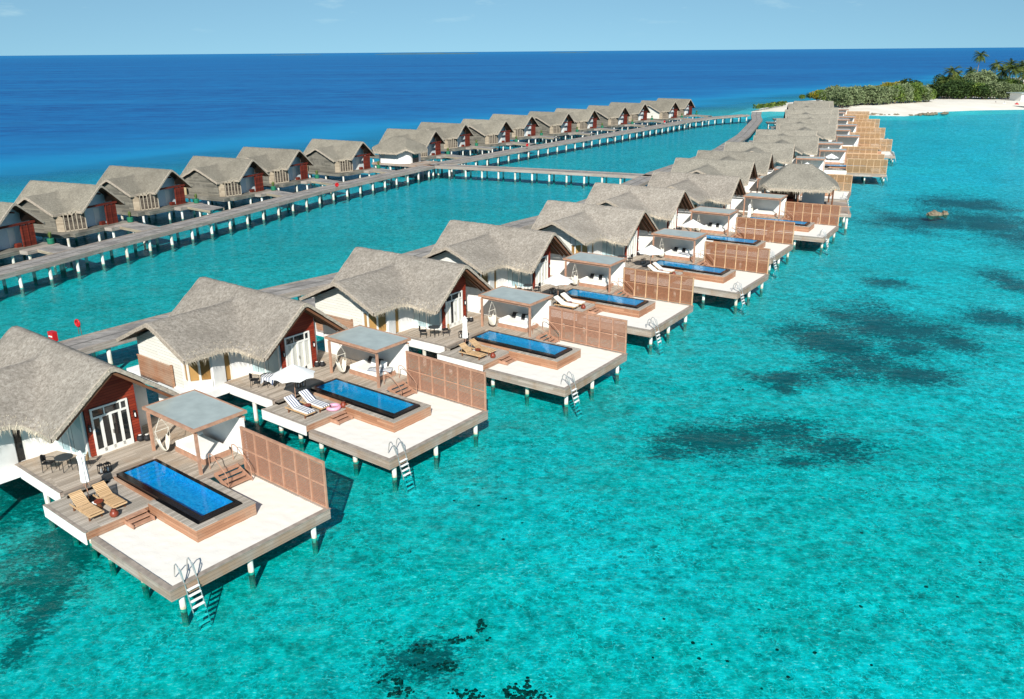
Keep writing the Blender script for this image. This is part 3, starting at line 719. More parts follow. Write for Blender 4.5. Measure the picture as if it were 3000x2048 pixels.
def make_dtable():
    root = empty('dining_table')
    MB().tube((0,0,.70),(0,0,.735),.42,.42,24).build('table_top', M['charcoal'], root)
    for k in range(4): a = R(45+90*k); MB().tube((.3*math.cos(a),.3*math.sin(a),0),(.27*math.cos(a),.27*math.sin(a),.70),.018,.018,8).build('leg', M['matblack'], root)
    return root
def make_chair(back, leg):
    root = empty('dining_chair')
    MB().box(-.23,.23,-.22,.22,.43,.47).build('seat', M[leg], root)
    for x in (-.21,.21):
        for y in (-.2,.2): MB().tube((x*1.08,y*1.08,0),(x,y,.44),.016,.016,6).build('leg', M[leg], root)
    b = MB(); n = 8
    for k in range(n):
        a0, a1 = R(-50+100*k/n), R(-50+100*(k+1)/n)
        for z0,z1 in ((.50,.88),):
            p = [(-.05-.24*math.cos(a), .28*math.sin(a)) for a in (a0,a1)]
            b.obox(((p[0][0]+p[1][0])/2,(p[0][1]+p[1][1])/2,(z0+z1)/2-.02*abs(k-3.5)), (.03,.075,z1-z0-.03*abs(k-3.5)), Matrix.Rotation(-(a0+a1)/2,3,'Z'))
    b.build('backrest', M[back], root)
    ar = MB()
    for s in (-1,1): ar.path([(-.2,.24*s,.62),(.1,.26*s,.65),(.2,.24*s,.63),(.21,.22*s,.45)],.014)
    ar.build('armrest', M[leg], root)
    return root
def make_hang():
    root = empty('hanging_chair'); r = MB(); top = (0,0,2.05)
    r.tube((0,0,2.22),top,.012,.012,6)
    for s in (-1,1): r.path([top,(0,.36*s,1.35)],.012)
    r.tube((0,-.40,1.35),(0,.40,1.35),.018,.018,6)
    for s in (-1,1):
        for dx in (-.15,.15): r.path([(0,.36*s,1.35),(dx,.32*s,.85)],.009)
    r.build('rope', M['rope'], root)
    mb = MB(); n = 10
    for i in range(n+1):
        for j in range(7):
            t = i/n*2-1; s = j/6*2-1
            mb.v.append((s*.24*(1-.35*t*t), t*.30, .16+.72*abs(t)**2.2+.10*s*s))
    for i in range(n):
        for j in range(6): q = i*7+j; mb.f.append((q,q+7,q+8,q+1))
    o = mb.build('sling', M['rope'], root, smooth=True); sm = o.modifiers.new('s','SOLIDIFY'); sm.thickness = .03
    return root
def make_ladder():
    root = empty('swim_ladder')
    for v in (-.28,.28):
        m_ = MB(); m_.path([(-.75,v,ZS+.04),(-.62,v,ZS+.62),(-.5,v,ZS+.74),(-.38,v,ZS+.66),(-.02,v,ZS-.1),(.08,v,ZS-.5),(.55,v,-.75)],.026,8); m_.build('rail', M['steel'], root)
        m_ = MB(); m_.path([(.02,v,ZS-.2),(-.18,v,ZS+.55),(-.28,v,ZS+.62)],.022,8); m_.build('hand_loop', M['steel'], root)
    for k in range(8):
        z = ZS-.28-k*.25; x = .05+(ZS-.28-z)*.26+.02
        MB().obox((x,0,z),(.13,.52,.035)).build('rung', M['canvas'], root)
    return root
def make_lantern(glass=True):
    root = empty('lantern')
    if glass:
        f = MB()
        for x in (-.11,.11):
            for y in (-.11,.11): f.box(x-.013,x+.013,y-.013,y+.013,0,.42)
        f.box(-.13,.13,-.13,.13,0,.03); f.box(-.13,.13,-.13,.13,.42,.45); f.path([(-.1,0,.45),(-.05,0,.55),(.05,0,.55),(.1,0,.45)],.009)
        f.build('cage', M['matblack'], root); MB().tube((0,0,.03),(0,0,.22),.045,.045,12).build('candle', M['linen'], root)
    else:
        MB().lathe([(.10,0),(.17,.06),(.19,.18),(.16,.30),(.10,.34)],(0,0,0),16).build('body', M['matblack'], root)
        MB().tube((0,0,.345),(0,0,.36),.085,.085,12).build('lid', M['linen'], root)
    return root
def make_pot():
    return MB().lathe([(.10,0),(.17,.06),(.2,.16),(.16,.27),(.09,.31),(.12,.35),(.12,.37)],(0,0,0),18).build('clay_pot', M['clay'], None, smooth=True)
def make_side():
    root = empty('side_table')
    MB().tube((0,0,.36),(0,0,.40),.2,.2,18).build('table_top', M['clay'], root)
    MB().lathe([(.14,0),(.10,.12),(.10,.24),(.15,.36)],(0,0,0),12).build('pedestal', M['brownwood'], root)
    return root
def make_towelroll():
    return MB().lathe([(.04,0),(.13,.03),(.17,.12),(.13,.22),(.05,.25)],(0,0,0),14).build('folded_towel', M['canvas'], None, smooth=True)

# ---- build one of each, then copy along the row
X = [(-9.12,35.14,-38.61),(-2.06,46.34,-37.68),(7.43,56.14,-35.69),(14.44,67.79,-34.04),(23.63,77.99,-34.82),(29.98,90.71,-32.8),(38.58,100.76,-30.99)]
FARX = [((33.4,117.9),-27),((38.7,127.7),-25),((46.1,140.5),-21),((54,152.1),-19),((57.6,163.6),-19),((66.3,177.5),-18),((69.8,191.5),-16),((76,203.5),-15),((80.6,220.6),-13),((85.5,229),-12),((89,245.4),-11),((94.6,258),-10)]
for (ax,ay),a in FARX:
    t = R(a); X.append((ax+10.62*math.cos(t)-3.54*math.sin(t), ay+10.62*math.sin(t)+3.54*math.cos(t), a))
protos = {}
def place(key, maker, i, u=0, v=0, z=0, rz=0, **tg):
    """first use builds the thing, later uses copy it"""
    x, y, a = X[i]; t = R(a)
    if key in protos: o = copy_tree(protos[key])
    else: o = protos[key] = maker()
    o.location = (x+u*math.cos(t)-v*math.sin(t), y+u*math.sin(t)+v*math.cos(t), z)
    o.rotation_euler = (0,0,t+rz)
    return tag(o, **tg)
doors = ['dark','curtain','half','curtain','curtain','curtain','curtain']
dtext = {'dark':'dark open french doors in its red gable','curtain':'white curtained doors in its red gable','half':'partly open white doors in its red gable'}
for i in range(len(X)):
    o_ = ORD[i]; k = doors[i] if i < len(doors) else 'curtain'
    if i < 4: lab = f'{o_} thatched water villa in the right row, {dtext[k]}' if i else 'thatched water villa cut by the left edge, '+dtext[k]
    else: lab = f'{o_} thatched water villa counted from the camera in the right-hand row'
    place('villa_'+k+('f' if i > 6 else ''), lambda k=k: make_villa(k, 'thatch_far' if i > 6 else 'thatch'), i, label=lab, cat='villa', group='thatched villas in the right-hand row')
    place('gwall', make_gwall, i, label=f'white garden wall behind the daybed of the {o_} villa in the right row', cat='wall', group='white garden walls beside the pool decks')
    place('pergola', make_pergola, i, label=f'cedar pergola with flat grey roof on the {o_} pool deck from the camera', cat='pergola', group='pergolas on the pool decks')
    if i not in (7,9):
        place('deck', make_deck, i, label=f'{o_} sun deck from the camera with white sand tray and timber rim', cat='deck', group='sun decks on stilts over the lagoon')
        place('screen' if i < 3 else 'screen2' if i < 8 else 'screen3', lambda: make_screen('slat' if i < 3 else 'slat2' if i < 8 else 'slat3'), i, label=f'slatted cedar privacy screen on the {o_} sun deck from the camera', cat='screen', group='slatted screens on the sun decks')
        pk = 'pool_blue' if i == 0 else 'pool'
        place(pk, lambda: make_pool('tile_blue' if i == 0 else 'tile_turq'), i, label='deep blue mosaic plunge pool on the nearest deck' if i == 0 else f'black rimmed plunge pool on the {o_} sun deck from the camera', cat='pool', group='plunge pools on the sun decks')
        place('ladder', make_ladder, i, .72, -7.1, label=f'steel swim ladder with white rungs at the corner of the {o_} sun deck', cat='ladder', group='swim ladders into the lagoon')
    else:
        place('deckboards_only', lambda: (lambda r: (MB().box(-14.3,-5.7,-4.5,.12,ZU-.3,ZU).build('deck_boards', M['deck'], r), post_set('support_post', [(u,v,1.5) for u in (-6,-10) for v in (-4,-.6)], r), r)[2])(empty('service_deck')), i, label=f'narrow timber deck beside the {o_} villa in the right row', cat='deck')
    if i < 12:
        place('daybed', make_daybed, i, -7.9, -.95, ZU, label=f'white daybed on a cedar base under the {o_} pergola', cat='daybed', group='daybeds under the pergolas')
        place('hang', make_hang, i, -9.35, -2.2, ZU, label=f'white rope hanging chair under the {o_} pergola', cat='hanging chair', group='hanging chairs under the pergolas')
    if i < 12:
        op = i in (1,3,4,5,9,10)
        place('parasol_open' if op else 'parasol_shut', lambda: make_parasol(op), i, -8.3, -6.72, ZL, label=(f'open white parasol shading the {o_} pool deck' if op else f'closed white parasol between loungers on the {o_} pool deck'), cat='parasol', group='open parasols' if op else 'closed parasols')
    if i < 7:
        lk = {1:'stripe',3:'linen',4:'linen',5:'linen'}.get(i)
        desc = {None:'slatted teak sun lounger','stripe':'sun lounger with navy striped mattress','linen':'teak sun lounger with white mattress'}[lk]
        for v, side in ((-7.36,'nearer the deck edge'),(-6.28,'nearer the pool')):
            place('lounger_'+str(lk), lambda: make_lounger(lk), i, -7.15, v, ZL, label=f'{desc} {side} on the {o_} deck', cat='sun lounger', group='sun loungers on the pool decks')
        place('side', make_side, i, -7.15, -6.80, ZL, label=f'small red-brown table between loungers on the {o_} deck', cat='side table', group='side tables between loungers')
        place('roll', make_towelroll, i, -7.5, -6.84, ZL+.0, label=f'white rolled towel beside the side table on the {o_} deck', cat='towel', group='rolled white towels')
        place('pot', make_pot, i, -5.9 if i != 1 else -5.85, -6.75 if i != 1 else -5.25, ZL, label=f'round red clay pot on the {o_} lounge deck', cat='pot', group='red clay pots')
        place('dtable', make_dtable, i, -11.55, -6.2, ZU, label=f'round dark table on the {o_} terrace from the camera', cat='table', group='terrace tables')
        if i in (0,1,2): ks = (('chair_bb','matblack','matblack','black chair at the left'),('chair_rt','rattan','matblack','tan backed chair at the right'))
        else: ks = (('chair_rt','rattan','matblack','tan backed chair at the left'),('chair_bb','matblack','matblack','black chair at the right'))
        for (ck, bm, lm, tx), (u,v) in zip(ks, ((-12.15,-6.72),(-11.05,-5.55))):
            ang = math.atan2(-6.2-v, -11.55-u)
            place(ck, lambda: make_chair(bm, lm), i, u, v, ZU, ang, label=f'{tx} of the {o_} terrace table', cat='chair', group='terrace chairs')
        for q, (u,v) in enumerate(((-11.78,-2.18),(-11.55,-1.93))):
            place('blackpot', lambda: make_lantern(False), i, u, v, ZU, label=f'{"left" if q == 0 else "right"} round black lantern by the doors of the {o_} villa', cat='lantern', group='round black lanterns by the doors')
        for q, (u,v) in enumerate(((-9.85,-5.28),(-9.78,-4.98))):
            place('glasslantern', lambda: make_lantern(True), i, u, v, ZU, label=f'{"left" if q == 0 else "right"} caged lantern near the pool of the {o_} deck', cat='lantern', group='caged lanterns near the pools')
# extra screen on the near side of the tenth deck's row
o = place('screen3', None, 10, 0, -8.05, 0, label='slatted cedar screen right behind the large hip roofed pavilion', cat='screen', group='slatted screens on the sun decks')
# cushions, towels, ring on single decks
def at_local(o, i, u, v, z, rz=0, rx=0, ry=0):
    x,y,a = X[i]; t = R(a); o.location = (x+u*math.cos(t)-v*math.sin(t), y+u*math.sin(t)+v*math.cos(t), z); o.rotation_euler = (rx,ry,t+rz); return o
cu_w = cu_b = None
for i in range(1,6):
    for q in range(4):
        src = cu_w if q % 2 else cu_b
        if src is None:
            src = make_cushion(M['linen'] if q % 2 else M['matblack'])
            if q % 2: cu_w = src
            else: cu_b = src
            c = src
        else: c = src.copy(); C.objects.link(c)
        at_local(c, i, -8.55+q*.42, -.42-.1*(q % 2), ZU+.66, .1*q, R(62))
        tag(c, f'{["leftmost black","left white","right black","rightmost white"][q]} cushion on the {ORD[i]} daybed', 'cushion', 'cushions on the daybeds')
def cloth_drape():
    mb = MB(); n = 18
    for i in range(n+1):
        for j in range(n+1):
            x = (i/n-.5)*1.15; y = (j/n-.5)*1.0; r = math.hypot(x-.08,y)
            z = .745 if r < .42 else .745-(r-.42)*1.9*(1+.2*math.sin(9*math.atan2(y,x)))
            k = 1 if r < .42 else (.42+(r-.42)*.35)/r
            mb.v.append(((x-.08)*k+.08, y*k, max(z,.05)))
    for i in range(n):
        for j in range(n): q = i*(n+1)+j; mb.f.append((q,q+n+1,q+n+2,q+1))
    return mb
t1 = cloth_drape().build('beach_towel', M['stripex'], None, smooth=True); at_local(t1, 1, -11.45, -6.3, ZU, .5)
tag(t1, 'navy striped towel draped over the terrace table', 'towel')
mb = MB(); n, m_ = 24, 10
for i in range(n):
    for j in range(m_):
        a = 2*math.pi*i/n; b = 2*math.pi*j/m_; r = .34+.11*math.cos(b); mb.v.append((r*math.cos(a), r*math.sin(a), .11+.11*math.sin(b)))
for i in range(n):
    for j in range(m_): mb.f.append((i*m_+j, ((i+1)%n)*m_+j, ((i+1)%n)*m_+(j+1)%m_, i*m_+(j+1)%m_))
rg = mb.build('swim_ring', M['pink'], None, smooth=True); at_local(rg, 1, -6.15, -5.75, ZL+.01); tag(rg, 'pink inflatable ring beside the striped loungers', 'swim ring')
mb = MB(); n = 10
for i in range(n+1):
    for j in range(5):
        mb.v.append(((i/n)*1.5-.75, (j/4-.5)*.7, .02+.03*math.sin(i*1.1+j)))
for i in range(n):
    for j in range(4): q = i*5+j; mb.f.append((q,q+5,q+6,q+1))
t2 = mb.build('beach_towel', M['stripe'], None, smooth=True); sm = t2.modifiers.new('s','SOLIDIFY'); sm.thickness = .02
at_local(t2, 1, -7.1, -1.0, ZU+.50, .5); tag(t2, 'navy striped towel spread over the second daybed', 'towel')
t3 = t2.copy(); C.objects.link(t3); at_local(t3, 4, -7.2, -1.1, ZU+.50, -.4); tag(t3, 'striped towel lying on the fifth daybed', 'towel')
#@@PART2_END
# ---------------------------------------------------------------- left-hand villas
def hL(u, v):
    h1 = 6.66-.87*math.sqrt(v*v+.02)
    if v > .2: return h1
    return smax(h1, 5.66-.48*math.sqrt((u+5.97)**2+.02), .3)
def sL(u, v):
    d = min(rect_sd(u,v,-11.84,0,-3.2,3.2), rect_sd(u,v,-9.85,-2.0,-5.65,0))
    return min(d, max(rect_sd(u,v,-2.7,-.1,-5.0,-2.9), 2.0-math.hypot(u-(-.35), v-(-5.0))))
ZF = 1.6
def make_left(white):
    root = empty('stilt_villa')
    part_roof(hL, sL, (-12,.2,-5.8,3.4), .26, .24, root, M['thatch_grey'], 5, (.12,.3))
    w = MB()
    for a,b in [((-11.2,2.5),(-11.2,-2.6)),((-11.2,-2.6),(-9.4,-2.6)),((-9.4,-2.6),(-9.4,-5.0))]: wall_seg(w, hL, a, b, ZF-.02, .3)
    w.build('wall', M['greywood'], root); w = MB(); wall_seg(w, hL, (-1.6,2.6), (-11.2,2.5), ZF-.02, .3)
    w.build('wall', M['greywood'], root)
    g = MB(); wall_seg(g, hL, (-9.4,-5.0), (-2.35,-5.0), ZF-.02, .3, 24); g.build('gable_wall', M['cream'] if white else M['greywood'], root)
    p = MB(); wall_seg(p, hL, (-2.35,-5.0), (-1.6,-4.6), ZF-.02, .3, 3); p.build('corner_panel', M['beigewood'], root)
    d = Vector((.75,2.3,0)); L = d.length; d.normalize()
    lw = MB(); wall_seg(lw, hL, (-1.6,-4.6), (-.85,-2.3), ZF-.02, .3, 6); lo = lw.build('louvre_wall', M['louvre'], root)
    tr = MB(); bars_on_plane(tr, V3(-1.6,-4.6,0)+Vector((d.y,-d.x,0))*.125, d, None, [(q*L/5-.05,q*L/5+.05,ZF,ZF+2.25) for q in range(6)]+[(0,L,ZF,ZF+.12),(0,L,ZF+2.05,ZF+2.2)], .05); tr.build('mullion', M['beigetrim'], lo)
    MB().obox((-1.95,-4.88,ZF+1.65),(.35,.06,.3),Matrix.Rotation(.5,3,'Z')).build('vent', M['matblack'], root)
    pw = MB(); wall_seg(pw, hL, (-.85,-2.3), (-1.7,-2.2), ZF-.02, .3, 3); wall_seg(pw, hL, (-1.7,-2.2), (-1.7,2.6), ZF-.02, .3, 20); pw.build('entrance_wall', M['palewall'], root)
    MB().box(-1.58,-1.54,-.3,.5,ZF,ZF+2.05).build('front_door', M['whiteframe'], root)
    rs = MB(); rs.box(-.55,-.43,.55,2.0,ZF,ZF+2.3); rs.box(-.6,-.38,.5,.62,ZF,ZF+2.4); rs.box(-.6,-.38,1.93,2.05,ZF,ZF+2.4); rs.box(-.6,-.38,1.2,1.32,ZF,ZF+2.4); rs.build('red_screen', M['darkred'], root)
    bm = MB(); bm.box(-.62,-.36,-2.1,2.3,ZF+2.402,ZF+2.62); bm.box(-1.7,-.3,-.06,.06,5.35,5.5); bm.build('red_beam', M['darkred'], root)
    gb = MB(); wall_seg(gb, hL, (-.75,.9), (-.75,2.7), ZF+2.7, .3, 14, .06); gb.build('gable_panel', M['soffit'], root)
    bn = MB(); bn.box(-1.2,-.75,-.1,.5,ZF,ZF+.42); bn.build('bench', M['darkred'], root)
    pl = MB(); pl.box(-12.0,-.3,-6.3,3.2,ZF-.42,ZF-.0); pl.box(-.3,.5,-5.1,3.2,ZF-.42,ZF-.003); pl.build('platform', M['greywood'], root)
    pc = MB(); pc.box(.5,1.7,-.9,3.2,ZF-.42,ZF-.003); pc.build('porch', M['jettyf'], root)
    pp = MB(); pp.path([(-8.9,-5.25,ZF+1.9),(-8.9,-5.55,ZF+1.9),(-8.2,-5.55,ZF+1.9),(-8.2,-5.55,ZF+1.3)],.05); pp.build('white_pipe', M['canvas'], root)
    MB().box(-9.3,-8.0,-5.9,-5.82,ZF,ZF+1.35).build('bamboo_screen', M['bamboo'], root)
    post_set('support_post', [(u,v,ZF-.42) for u in (-11.4,-7.6,-3.8,.2) for v in (-5.9,-1.6,2.8)]+[(1.4,-.5,ZF-.42),(1.4,2.9,ZF-.42)], root, .17)
    return root
def make_bridge():
    root = empty('footbridge')
    MB().prism([(1.7,.3),(6.95,-.9),(7.0,1.7),(1.7,2.9)],ZF-.03,ZF).build('bridge_boards', M['jetty'], root)
    b = MB(); b.beam((1.7,.34,ZF-.2),(6.95,-.86,ZF-.2),.08,.33); b.beam((1.7,2.86,ZF-.2),(7.0,1.66,ZF-.2),.08,.33); b.build('beam', M['beigewood'], root)
    post_set('support_post', [(4.2,0,ZF-.3),(4.2,2.1,ZF-.3),(6.2,-.5,ZF-.3)], root, .14)
    return root
def make_tank():
    root = empty('planter')
    MB().lathe([(.25,0),(.36,.05),(.38,.55),(.33,.62)],(0,0,0),16).build('green_tub', M['green'], root)
    mb = MB(); rnd = random.Random(4)
    for k in range(60):
        a = rnd.uniform(0,6.28); h = rnd.uniform(.3,.8); r = rnd.uniform(.1,.35); p = V3(.05*math.cos(a),.05*math.sin(a),.6); q = V3(r*math.cos(a),r*math.sin(a),.6+h); t = V3(-math.sin(a),math.cos(a),0)*.05
        mb.quad(p-t*.3, p.lerp(q,.6)-t, q, p.lerp(q,.6)+t)
    mb.build('plant', M['leaf'], root); return root

LW = [(-49.14,102.49,-23.56),(-45.84,116.33,-26.33),(-38.01,127.4,-26.78),(-34.13,140.07,-27.17),(-25.85,152.42,-31.11),(-14.79,173.55,-29.15),(-9.66,189.45,-31.33),(-.91,197.64,-33.75),(5.31,212.92,-36.7),(14.78,221.7,-36.62),(22.38,233.06,-36.01),(32.06,245.09,-37.94),(39.76,259.25,-39.73),(50.18,267.33,-40.53),(57.32,279.88,-40.79)]
LW = [(-52.6,90.0,-22.5)] + LW
pL = {}
def placeL(key, maker, i, u=0, v=0, z=0, rz=0, **tg):
    x,y,a = LW[i]; t = R(a)
    if key in pL: o = copy_tree(pL[key])
    else: o = pL[key] = maker()
    o.location = (x+u*math.cos(t)-v*math.sin(t), y+u*math.sin(t)+v*math.cos(t), z); o.rotation_euler = (0,0,t+rz); return tag(o, **tg)
for i in range(len(LW)):
    wh = i >= 14; o_ = ORD[i] if i else 'first'
    if i == 0: lab = 'grey stilt villa cut off by the left edge, only its red porch showing'
    elif i == len(LW)-1: lab = 'farthest thatched stilt villa at the sea end of the left row'
    elif wh: lab = 'pale walled stilt villa next to the farthest one of the left row'
    else: lab = f'{o_} weathered grey thatched stilt villa from the left along the boardwalk'
    placeL('villa%d' % wh, lambda: make_left(wh), i, label=lab, cat='villa', group='thatched stilt villas of the left-hand row')
    placeL('bridge', make_bridge, i, label=f'short timber footbridge from the boardwalk to the {o_} stilt villa from the left', cat='footbridge', group='footbridges of the left-hand row')
    placeL('tank', make_tank, i, .9, 3.7 if 0 else 2.75, ZF, label=f'green tub with a plant on the porch of the {o_} stilt villa from the left', cat='planter', group='green tubs on the porches')

# ---------------------------------------------------------------- boardwalks
def offset_line(pts, d):
    out = []
    for i,p in enumerate(pts):
        a = Vector(pts[max(i-1,0)]); b = Vector(pts[min(i+1,len(pts)-1)]); t = (b-a).normalized(); out.append((p[0]-t.y*d, p[1]+t.x*d))
    return out
def resample(pts, s):
    out = [Vector(pts[0])]; acc = 0
    for a,b in zip(pts[:-1],pts[1:]):
        a,b = Vector(a),Vector(b); L = (b-a).length; d = s-acc
        while d <= L: out.append(a.lerp(b,d/L)); d += s
        acc = L-(d-s)
    return out
ZJ = 1.74
def boardwalk(front, width, label, zf=.42, step=3.4, r=.17, side=1, post_rows=(.35,None), skip=()):
    """front: polyline of the camera-side edge; the deck lies to the left of it (times side)"""
    root = empty('boardwalk', (front[0][0],front[0][1],0)); ox, oy = front[0]
    F = [Vector(p) for p in resample(front, 1.7)]+[Vector(front[-1])]; F = [tuple(p) for p in F]; B = offset_line(F, width*side)
    F2 = offset_line(F, .25*side); B2 = offset_line(F, (width-.25)*side); K1 = offset_line(F,(width*.47)*side); K2 = offset_line(F,(width*.53)*side)
    top = MB(); fa = MB(); fb = MB(); ed = MB(); md = MB()
    for i in range(len(F)-1):
        q = lambda L,j,z: (L[j][0]-ox, L[j][1]-oy, z)
        top.quad(q(F,i,ZJ),q(F,i+1,ZJ),q(B,i+1,ZJ),q(B,i,ZJ)); top.quad(q(F,i,ZJ-zf),q(B,i,ZJ-zf),q(B,i+1,ZJ-zf),q(F,i+1,ZJ-zf))
        fa.quad(q(F,i,ZJ-zf),q(F,i+1,ZJ-zf),q(F,i+1,ZJ+.05),q(F,i,ZJ+.05)); fb.quad(q(B,i,ZJ-zf),q(B,i,ZJ+.05),q(B,i+1,ZJ+.05),q(B,i+1,ZJ-zf))
        for a_,b_ in ((F,F2),(B,B2)): ed.quad(q(a_,i,ZJ+.05),q(a_,i+1,ZJ+.05),q(b_,i+1,ZJ+.05),q(b_,i,ZJ+.05)); ed.quad(q(b_,i,ZJ+.05),q(b_,i+1,ZJ+.05),q(b_,i+1,ZJ),q(b_,i,ZJ))
        md.quad(q(K1,i,ZJ+.01),q(K1,i+1,ZJ+.01),q(K2,i+1,ZJ+.01),q(K2,i,ZJ+.01))
    top.build('deck_boards', M['jetty'], root); fa.build('fascia', M['jettyf'], root); fb.build('fascia', M['jettyf'], root); ed.build('kerb_board', M['rimboard'], root)
    md.build('centre_strip', M['darkstrip'], root)
    P0 = resample(front, step); po = None; cnt = 0
    rows = [offset_line([tuple(p) for p in P0], .35*side), offset_line([tuple(p) for p in P0], (width-.35)*side)]
    for k in range(len(P0)):
        for rr in rows:
            cnt += 1
            if cnt > 98: break
            if po is None: o = po = MB().tube((0,0,-.9),(0,0,ZJ-zf),r,r*.95,10).build('support_post', M['post'], root)
            else: o = po.copy(); C.objects.link(o)
            o.location = (rr[k][0]-ox, rr[k][1]-oy, 0)
    cb = MB()
    for k in range(len(P0)): cb.beam((rows[0][k][0]-ox,rows[0][k][1]-oy,ZJ-zf-.12),(rows[1][k][0]-ox,rows[1][k][1]-oy,ZJ-zf-.12),.2,.22)
    cb.build('cross_beam', M['brownwood'], root)
    return tag(root, label, 'boardwalk')
M['darkstrip'] = m_plain('dark_strip', (.15,.14,.13), .9)
left_front = [(-54.5,60.5),(-48,77.5),(-45.2,84.3),(-43.1,90.3),(-39.8,98.2),(-34.4,111.1),(-27.9,127.8),(-20.5,142.3),(-13.6,155.7)]
boardwalk(left_front, 3.0, 'near half of the left timber boardwalk curving in from the left edge')
boardwalk([(-12.9,157.0),(-8.5,163.5),(4.6,183.9),(19.7,205.8),(36.4,229.7),(53.4,255.2),(63,266.5),(75.5,276.3)], 3.0, 'far half of the left timber boardwalk running on to the island', step=3.9)
boardwalk([(-14.2,155.8),(-9,154.0),(5,148.0),(20.6,140.6),(30,136.2)], 2.9, 'straight timber footbridge linking the two rows of villas', step=3.2)
right_far = [(-40,47),(-32.1,58.5),(-28.8,63.0),(-21.7,72.0),(-16.3,77.5),(-10.3,86.4),(-.1,101.6),(3.4,105.8),(10.1,117.5),(23,144.4),(32,160),(41.9,178.7),(55,210.8),(64.6,238.5),(70.9,256.7),(75.4,274.5),(80,290)]
boardwalk(right_far, 3.0, 'curving timber boardwalk behind the right row of villas', side=-1, step=3.8)
# arrival decks between boardwalk and right-hand villas
pa = None
for i in range(len(X)):
    x,y,a = X[i]; t = R(a)
    if pa is None:
        pa = empty('arrival_deck'); b = MB(); b.box(-27.2,-21.6,-5.6,-2.4,ZJ-.35,ZJ-.01); b.build('deck_boards', M['jetty'], pa)
        post_set('support_post', [(-26.6,-5.2,1.3),(-23.6,-5.2,1.3),(-26.6,-2.8,1.3)], pa, .15); o = pa
    else: o = copy_tree(pa)
    o.location = (x,y,0); o.rotation_euler = (0,0,t); tag(o, f'arrival deck joining the right boardwalk to the {ORD[i]} water villa', 'deck', 'arrival decks behind the right row')

# red fire cabinet and life ring stands
def at(o, x, y, z, rz=0): o.location = (x,y,z); o.rotation_euler = (0,0,rz); return o
fc = empty('fire_cabinet'); MB().box(-.38,.38,-.22,.22,.12,.98).build('cabinet_body', M['redpaint'], fc)
MB().box(-.26,.26,-.235,-.222,.52,.64).build('white_stripe', M['canvas'], fc); MB().box(-.3,.3,-.15,.15,0,.12).build('plinth', M['matblack'], fc)
at(fc, -33.0, 57.9, ZJ, -.55); fc.scale = (.8,.8,.8); tag(fc, 'large red fire cabinet with a white bar on the boardwalk', 'cabinet')
def make_ring():
    root = empty('life_ring_stand'); f = MB()
    f.tube((-.2,0,0),(-.12,0,1.45),.03,.03,6); f.tube((.2,0,0),(.12,0,1.45),.03,.03,6); f.tube((-.16,0,.7),(.16,0,.7),.025,.025,6); f.build('stand', M['brownwood'], root)
    mb = MB(); n,m_ = 20,8
    for i in range(n):
        for j in range(m_):
            a = 2*math.pi*i/n; b = 2*math.pi*j/m_; r = .30+.09*math.cos(b); mb.v.append((r*math.cos(a), -.1+.08*math.sin(b), 1.12+r*math.sin(a)))
    for i in range(n):
        for j in range(m_): mb.f.append((i*m_+j, ((i+1)%n)*m_+j, ((i+1)%n)*m_+(j+1)%m_, i*m_+(j+1)%m_))
    mb.build('life_ring', M['redpaint'], root, smooth=True); MB().tube((0,-.03,1.12),(0,0,1.12),.24,.24,14).build('back_board', M['redpaint'], root); return root
rp = make_ring(); at(rp, -31.9, 59.6, ZJ, -.5); rp.scale = (.8,.8,.8); tag(rp, 'red life ring on a frame behind the red fire cabinet', 'life ring', 'red life ring stands')
for (x,y,l) in ((-25.5,126.9+.3,'red life ring stand on the left boardwalk, nearest of its three'),(4.0,181.9,'red life ring stand in the middle of the far boardwalk'),(43.0,240.6,'red life ring stand farthest away on the left boardwalk')):
    o = copy_tree(rp); at(o, x-.5, y+.6, ZJ, .5); o.scale = (.8,.8,.8); tag(o, l, 'life ring', 'red life ring stands')

# ---------------------------------------------------------------- octagonal spa hut and hip-roofed pavilion
def hip(cx, hx, hy, zr, ze, ridge):
    def h(u,v):
        du = max(abs(u)-ridge, 0)/(hx-ridge); dv = abs(v)/hy; return zr-(zr-ze)*max(math.hypot(du, dv*.6) if 0 else max(du,dv), 0)
    return h
hut = empty('spa_hut', (-20.6,161.0,0), R(-30)); hh_ = hip(0,4.9,4.4,6.55,4.1,1.2)
def s_hut(u,v): return max(rect_sd(u,v,-4.9,4.9,-4.4,4.4), (abs(u)+abs(v)-7.0)/1.414)
part_roof(hh_, s_hut, (-5.2,5.2,-4.7,4.7), .3, .25, hut, M['thatch_grey'], 9, (.15,.35))
oct_ = [(3.6,-1.6),(3.6,1.6),(2.0,3.2),(-2.0,3.2),(-3.6,1.6),(-3.6,-1.6),(-2.0,-3.2),(2.0,-3.2)]
MB().prism(oct_, 2.0, 4.25).build('wall', M['white'], hut)
dd = MB(); dd.box(3.605,3.63,-1.0,.9,2.05,4.0); dd.build('dark_opening', M['glass'], hut)
MB().box(-3.9,6.0,-3.5,3.5,1.65,1.98).build('floor_platform', M['fasciawood'], hut); MB().box(4.6,8.2,-3.4,-.6,1.5,1.72).build('porch', M['cedar'], hut)
post_set('support_post', [(u,v,1.65) for u in (-3.4,0,3.4,5.6) for v in (-3,0,3)], hut, .2)
tag(hut, 'white walled octagonal hut with thatched roof between grey villas', 'hut')

